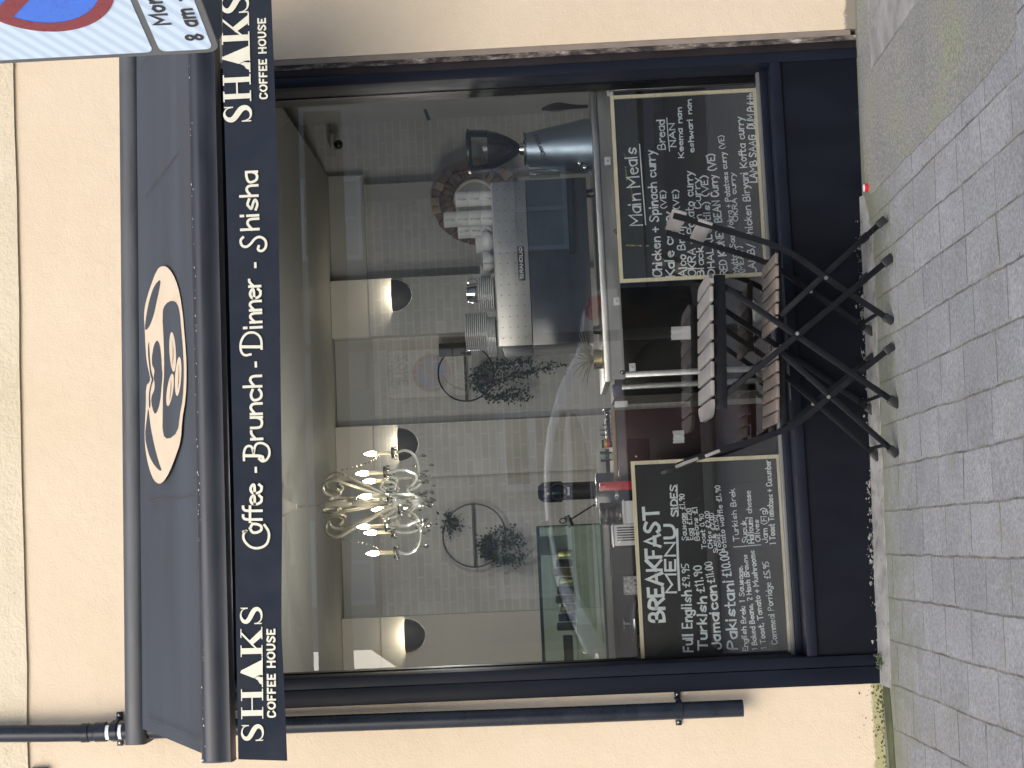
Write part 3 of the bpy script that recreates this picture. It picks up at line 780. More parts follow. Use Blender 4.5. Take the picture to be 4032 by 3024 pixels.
def lines(Z, L, par, name, mat=m_chalk, jit=.28):
    mb = MB()
    for (t, x0, y0, x1, y1, h, w_) in L: write(mb, t, Z(x0, y0), Z(x1, y1), h*K, w_*K, OUT, jit=jit, space=1.7)
    return mb.build(name, mat, par, smooth=0)
def under(Z, L, par, mat=m_chalkb):
    mb = MB()
    for k, (x0, y0, x1, y1, w_) in enumerate(L):
        A, ex, ey, Ln = fr_of(Z(x0, y0), Z(x1, y1)); ribbon(mb, [(0, 0), (Ln*.5, .001), (Ln, 0)], w_*K, lambda a, b, z: A+ex*a+ey*b+OUT*z, .0010)
    mb.build('underline', mat, par, smooth=0)
lines(Z4, [('Main Meals', 420, 1078, 380, 522, 88, 11)], rb, 'heading')
under(Z4, [(447, 1078, 402, 495, 8), (620, 545, 600, 303, 7)], rb)
lines(Z4, [('Chicken + Spinach curry', 565, 1452, 510, 538, 62, 11), ('Kale curry', 655, 1455, 638, 985, 62, 11), ('(VE)', 595, 960, 590, 832, 38, 8),
  ('Aloo Brinjon', 745, 1452, 715, 1005, 56, 10), ('(VE)', 690, 965, 682, 828, 40, 8), ('OKRA + Potato curry', 812, 1452, 785, 690, 55, 10),
  ('Black Bean Curry', 870, 1450, 838, 742, 48, 9), ('DHAL (Lentils) (VE)', 948, 1442, 893, 725, 48, 9), ('RED KIDNEY BEAN Curry (VE)', 1042, 1442, 942, 566, 52, 10),
  ('Mutton Saag /okra + Potatoes curry (VE)', 1118, 1430, 1012, 432, 38, 7), ('(MEAT)', 1165, 1424, 1145, 1235, 42, 7), ('OKRA curry', 1118, 1052, 1092, 702, 36, 7),
  ('LAMB/ Chicken Biryani Kofta curry', 1248, 1432, 1150, 296, 50, 9), ('LAMB SAAG', 1255, 770, 1243, 432, 50, 9), ('DUM Pukth', 1238, 378, 1238, 128, 56, 8),
  ('Bread', 590, 530, 580, 318, 56, 9), ('NAN', 666, 512, 655, 345, 40, 9), ('Keema nan', 722, 590, 706, 230, 38, 8), ('eshwari nan', 797, 552, 776, 172, 36, 8)], rb, 'menu_writing')
mb = MB()
for (x0, y0, x1, y1) in ((300, 1228, 470, 1232), (290, 560, 300, 590), (300, 660, 310, 750), (340, 800, 350, 880)):
    A, B = Z4(x0, y0), Z4(x1, y1)
    for k in range(26):
        p = A.lerp(B, random.random()); r = random.uniform(.001, .0035)
        mb.box(p.x-r, p.x+r, p.y-.0012, p.y-.0004, p.z-r, p.z+r)
mb.build('yellow_smear', m_yellow, rb, kind='stuff')
lines(Z6, [('BREAKFAST', 398, 1282, 352, 458, 104, 22)], lb, 'heading', m_chalkb, .12); lines(Z6, [('MENU', 482, 1074, 472, 588, 72, 18), ('SIDES', 496, 520, 486, 296, 46, 12)], lb, 'subheading', m_chalkb, .12)
under(Z6, [(506, 1055, 490, 618, 17)], lb); under(Z6, [(500, 516, 490, 290, 5), (904, 742, 904.5, 741, 5)], lb)
mb = MB(); a, b = Z6(902, 745), Z6(1102, 728); mb.bar(a+OUT*.001, b+OUT*.001, .0028, .001, (0, 1, 0)); mb.build('divider', m_chalk, lb)
lines(Z6, [('Full English', 603, 1500, 588, 1065, 66, 13), ('\u00a39.95', 580, 1035, 574, 870, 50, 8), ('Turkish', 706, 1492, 700, 1110, 62, 13), ('\u00a311.90', 688, 1072, 662, 880, 54, 9),
  ('Jamaican', 812, 1482, 772, 1030, 62, 13), ('\u00a311.00', 764, 1000, 740, 852, 52, 8), ('Pakistani', 928, 1484, 896, 985, 70, 14), ('\u00a310.00', 884, 955, 858, 775, 60, 9),
  ('English Brek: 1 Sausage,', 1003, 1495, 962, 880, 34, 7), ('1 Baked Beans, 2 Hash Browns', 1072, 1488, 998, 800, 34, 7), ('1 Toast, Tomato + Mushrooms', 1138, 1480, 1050, 770, 36, 7),
  ('Cornmeal Porridge \u00a35.95', 1218, 1446, 1152, 850, 40, 6), ('Sausage \u00a31.90', 562, 692, 540, 360, 36, 7), ('Egg \u00a31.20', 606, 690, 590, 466, 34, 7), ('Beans \u00a31', 652, 695, 632, 452, 34, 7),
  ('Toast 0.90', 702, 755, 682, 506, 32, 6), ('Chips \u00a32.00', 748, 750, 720, 486, 30, 6), ('Sucuk \u00a32.00', 784, 785, 752, 500, 28, 6), ('Toast \u00a31.50', 812, 778, 782, 516, 28, 6),
  ('Potato waffle \u00a31.90', 852, 780, 800, 298, 34, 7), ('Turkish Brek', 940, 700, 906, 322, 38, 6), ('Sucuk,', 1002, 712, 992, 532, 38, 7), ('Halloumi cheese', 1048, 716, 1022, 336, 38, 7),
  ('Olives', 1096, 702, 1080, 546, 34, 6), ('Jam (Fig)', 1148, 712, 1134, 462, 38, 7), ('1 Toast Tomatoes + Cucumber', 1204, 722, 1166, 116, 38, 7)], lb, 'menu_writing')

# ------------------------------------------------------------------ folding table and chairs
def atX(px, py, Y): p = at(px, py, Y); return Vector((p.x, Y, p.z))
def lim(p, q, wd, th, mb, side=(0, 1, 0)): mb.bar(p, q, wd, th, side, .0015)
def slats(root, cells, y0, y1, th, mat, name='slat'):
    for (xa, za, xb, zb) in cells:       # cross-section from (xa,za) to (xb,zb), running in depth
        a = Vector((xa, 0, za)); b = Vector((xb, 0, zb)); d = (b-a); Ld = d.length; ez = d.normalized(); nr = Vector((-ez.z, 0, ez.x))
        c = (a+b)/2; MB().obox(Vector((c.x, (y0+y1)/2, c.z)), ez, Vector((0, 1, 0)), nr, Ld, y1-y0, th, .0025).build(name, mat, root)
def chair(fx, Yn, Yf, P, label, flip):
    """P: dict of side-profile points (x, z); Yn / Yf near and far frame planes"""
    r = empty('folding_chair', (fx, (Yn+Yf)/2, gz(fx, Yn)), label, 'chair', 'folding cafe chairs at the small table')
    st = P['stile']
    for Y, nm in ((Yn, 'near'), (Yf, 'far')):
        c = chaikin(st, 2); mb = MB()
        Lp, Rp = [], []
        for i, a in enumerate(c):
            p, q = c[max(0, i-1)], c[min(len(c)-1, i+1)]; t = Vector((q[0]-p[0], q[1]-p[1])).normalized()*.011
            Lp.append((a[0]-t.y, Y-.0045, a[1]+t.x)); Rp.append((a[0]+t.y, Y-.0045, a[1]-t.x))
        mb.prism(Lp+Rp[::-1], (0, .009, 0))
        mb.build('back_leg', m_blackm, r)
        mb = MB(); yy = Y+(.012 if Y == Yn else -.012); a, b = P['front']; lim(Vector((a[0], yy, a[1])), Vector((b[0], yy, b[1])), .022, .009, mb)
        mb.build('front_leg', m_blackm, r)
        for q in (st[-1], P['front'][1]):
            e = Vector((q[0], Y+(.012 if (q is P['front'][1]) else 0)*(1 if Y == Yn else -1), q[1])); w0 = Vector(((P['front'][0] if q is P['front'][1] else st[-2])[0], e.y, (P['front'][0] if q is P['front'][1] else st[-2])[1]))
            d = (e-w0).normalized(); MB().bar(e-d*.030, e+d*.012, .031, .017, (0, 1, 0), .003).build('foot_cap', m_blackp, r)
        mb = MB(); x, z = P['pivot']; mb.lathe([(0, .004), (.007, .003), (.008, 0), (.008, -.002)], (x, Y-.006, z), 12, (0, -1, 0)); 
        mb.build('pivot_bolt', m_bolt, r)
        mb = MB(); (xa, za), (xb, zb) = P['rail']; lim(Vector((xa, Y+(.02 if Y == Yn else -.02), za)), Vector((xb, Y+(.02 if Y == Yn else -.02), zb)), .024, .008, mb); mb.build('seat_rail', m_blackm, r)
    mb = MB()
    for q in P['cross']: mb.bar((q[0], Yn, q[1]), (q[0], Yf, q[1]), .012, .012, (0, 0, 1), .002)
    mb.build('cross_bar', m_blackm, r)
    (xa, za), (xb, zb) = P['seat']; n = P['n']; cells = []
    for i in range(n):
        t0 = (i+.05)/n; t1 = (i+.88)/n; dz = .005*math.sin(PI*(i+.5)/n)*-1
        cells.append((xa+(xb-xa)*t0, za+(zb-za)*t0+dz, xa+(xb-xa)*t1, za+(zb-za)*t1+dz))
    slats(r, cells, Yn-.012, Yf+.012, .013, m_slat2)
    for (a, b) in P['back']: slats(r, [(a[0], a[1], b[0], b[1])], Yn-.006, Yf+.006, .013, m_slat, 'back_slat')
    return r
YN, YF = -.44, -.095
chair(.90, YN, YF, dict(stile=[(1.150, .795), (1.118, .700), (1.073, .570), (1.018, .415), (.960, .320), (.877, .224), (.701, -.012)], front=[(.742, .405), (1.091, -.012)],
      pivot=(.877, .224), rail=((1.015, .395), (.700, .412)), cross=[(.73, .035), (1.055, .03)], seat=((.985, .409), (.690, .427)), n=6,
      back=[((1.172, .798), (1.154, .742)), ((1.128, .700), (1.107, .645))]), 'folding chair right of the small table, its backrest in front of the Main Meals menu', 1)
chair(.40, YN, YF, dict(stile=[(.196, .805), (.222, .715), (.243, .640), (.270, .520), (.303, .405), (.350, .325), (.418, .244), (.597, -.006)], front=[(.598, .410), (.193, .002)],
      pivot=(.418, .244), rail=((.300, .420), (.612, .408)), cross=[(.56, .045), (.225, .04)], seat=((.325, .447), (.622, .430)), n=6,
      back=[((.190, .812), (.208, .752)), ((.214, .726), (.234, .668))]), 'folding chair left of the small table, its backrest beside the Breakfast menu', -1)
# table
tb = empty('folding_table', (.65, -.24, gz(.65, -.24)), 'small folding slatted table with crossed black legs between the two folding chairs', 'table')
TN, TF = -.485, -.02; zt0, zt1 = .668, .690
for k, Y in enumerate((TN+.02, TF-.03)):
    for (a, b) in (((.936, -.020), (.430, .655)), ((.380, -.010), (.880, .640))):
        yy = Y+(0 if a[0] > .5 else .012); mb = MB(); lim(Vector((a[0], yy, a[1])), Vector((b[0], yy, b[1])), .023, .009, mb); mb.build('leg', m_blackm, tb)
        d = (Vector((a[0], yy, a[1]))-Vector((b[0], yy, b[1]))).normalized(); e = Vector((a[0], yy, a[1])); MB().bar(e-d*.035, e+d*.012, .034, .019, (0, 1, 0), .003).build('foot_cap', m_blackp, tb)
    MB().lathe([(0, .004), (.007, .003), (.008, 0), (.008, -.002)], (.664, Y-.006, .352), 12, (0, -1, 0)).build('pivot_bolt', m_bolt, tb)
    mb = MB(); mb.bar((.905, Y-.006, .634), (.390, Y-.006, .656), .044, .008, (0, 1, 0), .002); mb.build('top_rail', m_blackm, tb)
mb = MB()
for x, z in ((.885, .055), (.415, .045)): mb.bar((x, TN+.02, z), (x, TF-.03, z), .012, .012, (0, 0, 1), .002)
mb.build('cross_bar', m_blackm, tb)
Xs = [(.920, .870), (.858, .799), (.786, .727), (.714, .655), (.642, .583), (.570, .511), (.498, .439), (.426, .364)]
for i, (xa, xb) in enumerate(Xs):
    za = zt0+(.92-xa)*.045; zb = zt0+(.92-xb)*.045
    if i in (0, 7):        # rounded outer slats
        y0, y1 = TN-.022, TF+.02; xo, xi = (xa, xb) if i == 0 else (xb, xa)
        c = [(xi, y0), (xi+(xo-xi)*.35, y0), (xo-(xo-xi)*.12, y0+.05), (xo, y0+.12), (xo, y1-.12), (xo-(xo-xi)*.12, y1-.05), (xi+(xo-xi)*.35, y1), (xi, y1)]
        MB().prism([(x, y, (za+zb)/2+.006) for x, y in c], (0, 0, -.014)).build('slat', m_slat, tb)
    else: slats(tb, [(xa, za, xb, zb)], TN-.022, TF+.02, .014, m_slat)

# bottle cap and weed
p = atg(3424, 737); c = MB().lathe([(0, .018), (.0155, .018), (.017, .016), (.017, .0)], (p.x, p.y+.01, p.z+.002), 24); o = c.build('bottle_cap', m_red, label='red and white bottle cap lying on the pavement at the foot of the wall', cat='bottle cap')
o2 = MB().lathe([(0, .0205), (.0145, .0205), (.0155, .0185), (0, .0185)], (p.x, p.y+.01, p.z+.002), 24).build('cap_disc', m_wplast, o)
we = empty('weed', atg(3500, 2612), 'small scrubby weed growing at the foot of the left jamb', 'weed')
wc = at(3485, 2612, -.03); 
mb = MB(); lf = MB()
for i in range(34):
    a = random.uniform(0, 2*PI); Ls = random.uniform(.02, .058); d = Vector((math.cos(a)*.9, -abs(math.sin(a))*.55, random.uniform(.15, 1.0))).normalized()
    pts = [Vector((wc.x, -.03, gz(wc.x, 0)+.004))+d*Ls*t+Vector((0, 0, -.015*t*t)) for t in (0, .35, .7, 1)]
    mb.tube(pts, .0009, 4)
    for p in pts[1:]:
        for k in range(6):
            q = p+Vector([random.uniform(-.006, .006) for _ in range(3)]); u = Vector([random.uniform(-1, 1) for _ in range(3)]).normalized()*random.uniform(.003, .007); v = u.orthogonal().normalized()*.0022
            lf.face([q, q+u*.5+v, q+u, q+u*.5-v])
mb.build('stems', m_weed, we); lf.build('leaves', m_weed, we, smooth=0, kind='stuff')

# ------------------------------------------------------------------ parking sign in front, at the upper right
SD = Vector((math.sin(-.311), math.cos(-.311), 0))          # along the first plate, away from the camera
def sign(Ledge, ex, Nn, Wd, label, words, zrange, zdiv, circ):
    """Ledge: bottom left corner; ex: reading direction; plate from z0 to z1, divided at zdiv"""
    r = empty('parking_sign', Ledge, label, 'sign', None); ez = Vector((0, 0, 1)); z0, z1 = zrange
    F = lambda a, z, l=0: Vector((Ledge.x, Ledge.y, 0))+ex*a+ez*z+Nn*l
    def plate(a0, a1, b0, b1, rad, l0, l1, mat, name):
        P = []
        for cx, cz, s in ((a1-rad, b1-rad, 0), (a0+rad, b1-rad, 1), (a0+rad, b0+rad, 2), (a1-rad, b0+rad, 3)):
            for k in range(5): t = (s+k/4)*PI/2; P.append((cx+rad*math.cos(t), cz+rad*math.sin(t)))
        return MB().prism([F(a, b, l0) for a, b in P], Nn*(l1-l0)).build(name, mat, r, smooth=0)
    plate(0, Wd, z0, z1, .022, -.004, .002, m_sockg, 'backing')
    g = .011
    plate(g, Wd-g, z0+g, zdiv-g*.55, .012, .002, .0032, m_signw, 'lower_panel'); plate(g, Wd-g, zdiv+g*.55, z1-g, .012, .002, .0032, m_signw, 'upper_panel')
    cx, cz, R = circ
    def disc(R0_, R1_, l, mat, name):
        mb = MB(); n = 64
        for k in range(n):
            t, u = 2*PI*k/n, 2*PI*(k+1)/n
            mb.face([F(cx+R0_*math.cos(t), cz+R0_*math.sin(t), l), F(cx+R1_*math.cos(t), cz+R1_*math.sin(t), l), F(cx+R1_*math.cos(u), cz+R1_*math.sin(u), l), F(cx+R0_*math.cos(u), cz+R0_*math.sin(u), l)])
        return mb.build(name, mat, r, smooth=0)
    disc(.0005, R*.82, .0040, m_signblue, 'blue_disc'); disc(R*.81, R, .0046, m_signred, 'red_ring')
    mb = MB(); q = R*.83/math.sqrt(2); w2 = R*.085*1.414/2*1.35
    mb.face([F(cx-q-w2, cz+q-w2, .0050), F(cx-q+w2, cz+q+w2, .0050), F(cx+q+w2, cz-q+w2, .0050), F(cx+q-w2, cz-q-w2, .0050)]); mb.build('red_bar', m_signred, r, smooth=0)
    for (t, a0, a1, z, h, w_) in words: mb = MB(); write(mb, t, F(a0, z, .0032), F(a1, z, .0032), h, w_, Nn, space=2.4); mb.build('sign_lettering', m_signblk, r, smooth=0)
    return r
A1 = at(868, 200, -3.6); z0 = A1.z
pD = at(615, 196, -3.6).z-.004
ex1 = -SD; N1 = Vector((-SD.y, SD.x, 0))
if N1.dot(CAM-A1) < 0: N1 = -N1
cc = at(165, -62, -3.76).z
ZS = (('ZONE', .05, .31, cc+.165, .062, .011), ('Controlled', .06, .30, cc+.265, .04, .007), ('Mon - Fri', .088, .27, z0+.066, .027, .0056), ('8 am - 6.30 pm', .040, .325, z0+.021, .027, .0056))
sign(A1, ex1, N1, .424, 'no waiting parking sign cut off by the upper left corner of the photo', ZS, (z0, cc+.36), pD, (.212, cc, .128))
# its twin faces the shop and shows only in the glass
L2 = Vector((A1.x+.018+.34, A1.y+.045, z0)); ex2 = Vector((-1, -.08, 0)).normalized(); N2 = Vector((-.08, 1, 0)).normalized()
ZS2 = (('ZONE', .04, .24, cc+.165, .058, .011), ('Controlled', .04, .30, cc+.245, .04, .006), ('Mon - Fri', .06, .28, z0+.066, .027, .0056), ('8 am - 6.30 pm', .04, .30, z0+.021, .027, .0056))
sign(L2, ex2, N2, .34, 'no waiting parking sign on the same post facing the shop, seen reflected in the window', ZS2, (z0, cc+.30), pD, (.17, cc, .130))
ps = empty('sign_post', (A1.x+.40, A1.y-.08, 0), 'grey sign post just outside the right edge of the photo', 'post')
MB().lathe([(.038, -.05), (.038, 3.2), (.0, 3.21)], (A1.x+.40, A1.y-.08, 0), 20).build('pole', m_sockg, ps)
MB().bar((A1.x+.40, A1.y-.08, z0+.25), (A1.x+.10, A1.y-.0, z0+.25), .03, .012, (0, 1, 0)).bar((A1.x+.40, A1.y-.08, z0+.7), (A1.x+.10, A1.y-.0, z0+.7), .03, .012, (0, 1, 0)).build('bracket', m_sockg, ps)

# ================================================================== inside the cafe
YW = 6.5
IX0, IX1, FZ, CZ = -3.2, 3.52, .12, 3.14
def struct(name, mb, mat, smooth=0): return mb.build(name, mat, kind='structure', smooth=smooth)
struct('interior_floor', MB().box(IX0, IX1, .222, YW, FZ-.02, FZ), m_ifloor)
struct('interior_ceiling', MB().box(IX0, 3.05, .40, YW, CZ, CZ+.05), m_iceil)
struct('upper_ceiling', MB().box(3.05, IX1, .40, YW, 4.3, 4.35).box(3.04, 3.05, .4, YW, CZ, 4.3), m_iceil)
struct('window_bulkhead', MB().box(IX0, IX1, .285, .40, 2.72, 4.3), m_iceil)
struct('back_wall', MB().box(IX0, IX1+.1, YW, YW+.1, FZ-.1, 4.4), m_ibrick)
struct('side_wall_left', MB().box(IX0-.1, IX0, .285, YW+.1, FZ-.1, 4.4), m_iplast)
struct('side_wall_right', MB().box(IX1, IX1+.1, .285, YW, FZ-.1, 4.4), m_igrey)
def wx(py): return at(2100, py, YW).x
def wz(px, py): return at(px, py, YW).z
# plain plastered band above the brick paper, boxed column, and the three lit piers
zb = wz(1472, 1500)
struct('plaster_band', MB().box(wx(1640), wx(1305), YW-.012, YW-.002, zb, CZ-.002).box(wx(2395), wx(1865), YW-.012, YW-.002, zb, CZ-.002), m_igrey)
struct('wall_bulkhead', MB().box(wx(1078), 3.045, YW-.06, YW-.002, wz(1437, 800), CZ-.002), m_igrey)
struct('boxed_column', MB().box(wx(772), wx(704), YW-.10, YW-.062, FZ, wz(1437, 740)-.001), m_igrey)
for a, b in ((1303, 1080), (1862, 1652), (3300, 2400)):
    struct('lit_pier', MB().box(wx(a), wx(b), YW-.16, YW-.004, zb, CZ-.003).box(wx(a)+.001, wx(b)-.001, YW-.150, YW-.004, FZ, zb-.001), m_iplast if a < 0 else m_iplast)
    struct('pier_brick', MB().box(wx(a), wx(b), YW-.163, YW-.1505, FZ, zb-.002), m_ibrick if a != 3300 else m_iplast)
m_bowl = M('dark_bowl', (.085, .078, .072), .6, var=.2, vs=12)
def plamp(loc, e, col=(1, .80, .52), r=.03, name='lamp_light'):
    l = bpy.data.lights.new(name, 'POINT'); l.energy = e; l.color = col; l.shadow_soft_size = r
    o = bpy.data.objects.new(name, l); o.location = loc; S.collection.objects.link(o); return o
for i, (px, py, nm) in enumerate(((1545, 1163, 'grey half bowl wall light behind the plates and espresso machine'), (1570, 1750, 'grey half bowl wall light partly hidden by the chandelier'), (1597, 2504, 'grey half bowl wall light near the left jamb'))):
    c = at(px, py, YW-.1634); s = empty('wall_light', c, nm, 'wall light', 'half bowl wall lights along the back wall')
    prof = [(.140*math.sin(t), -.165*(1-math.cos(t))*0-.165*math.cos(t)*1) for t in [k/9*PI/2 for k in range(10)]]
    mb = MB(); rows = []
    for (r, z) in prof:
        rows.append([(c.x-r*math.cos(PI*k/14), c.y-.0-r*math.sin(PI*k/14)*.8, c.z+z) for k in range(15)])
    for A, B in zip(rows, rows[1:]):
        for k in range(14): mb.face([A[k], A[k+1], B[k+1], B[k]])
    bmesh.ops.remove_doubles(mb.b, verts=mb.b.verts, dist=.0005)
    mb.build('bowl', m_bowl, s, smooth=60)
    MB().box(c.x-.05, c.x+.05, c.y-.001, c.y+.007, c.z-.12, c.z-.03).build('back_plate', m_igrey, s)
    MB().ball((c.x, c.y-.055, c.z-.05), .022, 2).build('bulb', m_bulb, s)
    plamp((c.x, c.y-.055, c.z-.055), 2.3, (1, .88, .68), .04)

# chandelier
YCH = 3.8; ch = at(1500, 1980, YCH); cx, cy = ch.x, YCH
Zc = lambda px: at(px, 1980, YCH).z
chd = empty('chandelier', (cx, cy, Zc(1720)), 'large glass chandelier with scrolled arms, candle bulbs and hanging crystals', 'chandelier')
MB().lathe([(0, CZ-.002), (.062, CZ-.002), (.060, CZ-.02), (.040, CZ-.05), (.026, CZ-.085), (.020, CZ-.10), (0, CZ-.10)], (cx, cy, 0), 20).build('ceiling_rose', m_iplast, chd)
mb = MB()
zc0, zc1 = CZ-.10, Zc(1285); n = 7
for i in range(n):
    z = zc0+(zc1-zc0)*(i+.5)/n; mb.tube([(cx+.007*math.cos(t)*(i % 2), cy+.007*math.cos(t)*(1-i % 2), z+.016*math.sin(t)) for t in [k/10*2*PI for k in range(10)]], .0022, 5, True)
mb.build('chain', m_chrome, chd)
MB().lathe([(0, Zc(1278)), (.022, Zc(1280)), (.022, Zc(1370)), (.012, Zc(1385)), (.030, Zc(1420)), (.016, Zc(1450)), (.018, Zc(1500)), (.045, Zc(1530)), (.05, Zc(1545)), (.02, Zc(1565)), (.016, Zc(1600)), (.045, Zc(1625)), (.04, Zc(1650)), (0, Zc(1668))], (cx, cy, 0), 20).build('stem', m_arm, chd)
def pol(a, r, z): return Vector((cx+r*math.cos(a), cy+r*math.sin(a), z))
def spl(L, k=3): 
    P = [Vector(p) for p in L]
    for _ in range(k):
        q = [P[0]]
        for a, b in zip(P, P[1:]): q += [a.lerp(b, .25), a.lerp(b, .75)]
        P = q+[P[-1]]
    return P
for i in range(6):                         # upper scrolls
    a = i*PI/3+.28
    L = [pol(a, .02, Zc(1545)), pol(a, .10, Zc(1470)), pol(a, .17, Zc(1390)), pol(a, .235, Zc(1330)), pol(a, .20, Zc(1283)), pol(a, .115, Zc(1282)), pol(a, .075, Zc(1320)), pol(a, .11, Zc(1355)), pol(a, .145, Zc(1335))]
    MB().tube(spl(L), .0105, 7).build('upper_scroll', m_arm, chd)
def crystal(mb, p, s):
    mb.lathe([(0, 0), (s*.35, -s*.4), (s*.5, -s*.95), (0, -s*1.8)], p, 6); mb.ball(Vector(p)+Vector((0, 0, s*.25)), s*.2, 1)
zb0 = Zc(1435)
for i in range(8):                         # candle arms
    a = i*PI/4+.12; tier = i % 2; R = .335 if tier == 0 else .25; zc_ = Zc(1560)+(.0 if tier == 0 else .035)
    L = [pol(a, .02, Zc(1640)), pol(a, .10, Zc(1600)), pol(a, .15, Zc(1640)), pol(a, .21, Zc(1655)), pol(a, R-.02, Zc(1640)), pol(a, R+.02, Zc(1600)), pol(a, R, zc_-.01)]
    am = MB().tube(spl(L), .0095, 7).build('arm', m_arm, chd)
    L = [pol(a, .05, Zc(1560)), pol(a, .11, Zc(1500)), pol(a, .18, Zc(1520)), pol(a, .16, Zc(1570)), pol(a, .11, Zc(1560))]
    MB().tube(spl(L), .008, 6).build('small_scroll', m_arm, am)
    p = pol(a, R, zc_)
    MB().lathe([(0, 0), (.034, .006), (.044, .022), (.040, .020), (0, .012)], p, 16).build('drip_pan', m_crystal, am)
    MB().lathe([(.0125, .01), (.0125, .125), (0, .125)], p, 12).build('candle', m_candle, am)
    MB().lathe([(0, .122), (.013, .126), (.0185, .150), (.0165, .172), (.008, .198), (0, .212)], p, 12).build('bulb', m_bulb, am)
    mb = MB()
    for k in range(6): t = k*PI/3; crystal(mb, p+Vector((.04*math.cos(t), .04*math.sin(t), .01)), .016)
    crystal(mb, pol(a, R-.03, Zc(1660)), .026); crystal(mb, pol(a, .2, Zc(1672)), .022); mb.build('crystal_drops', m_crystal, am, kind='stuff')
    pts = [pol(a, .235-.03*t*0+(R-.235)*t, Zc(1350)+(zc_+.10-Zc(1350))*t-.07*math.sin(PI*t)) for t in [k/14 for k in range(15)]]
    mb = MB()
    for q in pts: mb.ball(q, .0065, 1)
    mb.build('bead_string', m_crystal, am, kind='stuff')
mb = MB()
for k in range(36): t = random.uniform(0, 2*PI); crystal(mb, pol(t, random.choice((.06, .12, .18, .24)), Zc(random.uniform(1610, 1700))), random.uniform(.012, .024))
crystal(mb, pol(0, 0, Zc(1668)), .05); mb.build('crystal_skirt', m_crystal, chd, kind='stuff')
for i in range(4): a = i*PI/2+.3; plamp(pol(a, .55, Zc(1740)), 10.0, (1, .96, .90), .04, 'chandelier_light')

# steel prep table behind the glass
zs = 1.062; xs0, xs1 = .588, 1.935
pt = empty('prep_table', (1.26, .6, FZ), 'stainless steel prep table standing against the inside of the glass', 'prep table')
MB().box(xs0, xs1, .34, 1.02, zs-.028, zs, .004).build('top', m_steel, pt)
MB().box(xs0+.01, xs1-.01, .352, .358, zs-.088, zs-.0285).build('apron', m_steel2, pt)
for x, y in ((xs0+.03, .375), (xs1-.03, .375), (xs0+.03, .98), (xs1-.03, .98)):
    MB().box(x-.013, x+.013, y-.013, y+.013, FZ, zs-.0885, .003).build('leg', m_steel, pt)
for px, py in ((2393, 634), (2428, 1186), (2490, 1446), (2402, 362)):
    c = at(px, py, .348); o = MB().box(c.x-.018, c.x+.018, .346, .3515, c.z-.014, c.z+.014, .002).build('fixing_plate', m_wplast, pt); MB().lathe([(0, .002), (.004, .001), (.0045, 0)], (c.x, .3458, c.z), 10, (0, -1, 0)).build('screw', m_bolt, o)
for px, py in ((2425, 910), (2450, 1466)):
    c = at(px, py, .348); MB().lathe([(0, .006), (.006, .005), (.011, 0)], (c.x, .351, c.z), 14, (0, -1, 0)).build('bolt', m_bolt, pt)
MB().box(xs0+.04, xs1-.04, .40, .96, .30, .32).build('under_shelf', m_steel2, pt)

# espresso machine
em = empty('espresso_machine', (1.17, .75, zs), 'large espresso machine with a perforated steel panel and cups on top', 'espresso machine')
YE = .48; x0, x1 = at(2000, 1362, YE).x, at(2000, 715, YE).x; zt = at(1950, 1040, YE).z; zm = at(2083, 1040, YE).z
MB().box(x0, x1, YE, YE+.012, zm, zt, .002).build('upper_panel', m_steel2, em, label='brushed steel rear panel dotted with small holes')
MB().box(x0+.002, x1-.002, YE+.013, YE+.46, zm+.002, zt-.012, .003).build('body', m_dark, em)
MB().box(x0-.003, x1+.004, YE+.008, YE+.40, zs+.035, zm-.001, .003).build('rear_panel', m_blackg, em)
mb = MB(); nc = int((x1-x0)/.0475)
for i in range(nc):
    for j in range(4): mb.lathe([(0, .0004), (.0026, .0002)], (x0+.035+i*(x1-x0-.07)/(nc-1), YE-.0006, zm+.028+j*(zt-zm-.05)/3), 8, (0, -1, 0))
mb.build('panel_holes', m_blackp, em, smooth=0)
c0, c1 = at(2056, 1105, YE-.003), at(2056, 970, YE-.003); bh = .0155
bd = MB().box(c0.x, c1.x, YE-.004, YE-.0005, c0.z-bh, c0.z+bh, .003).build('badge', m_blackp, em)
mb = MB(); write(mb, 'RANCILIO', (c0.x+.036, YE-.004, c0.z-.006), (c1.x-.006, YE-.004, c0.z-.006), .0135, .0028, OUT, space=1.4)
mb.tube([(c0.x+.02+.009*math.sin(t), YE-.005, c0.z+.009*math.sin(2*t)*.9) for t in [k/16*2*PI for k in range(16)]], .0015, 5, True)
mb.build('badge_lettering', m_wplast, bd, smooth=0)
for x in (x0+.06, x1-.06): MB().lathe([(.022, zs), (.018, zs+.035)], (x, YE+.06, 0), 12).build('foot', m_blackp, em)
mb = MB(); mb.tube([(x0, YE+.01, zt+.002), (x1, YE+.01, zt+.002)], .004, 6); mb.build('cup_rail', m_steel, em)

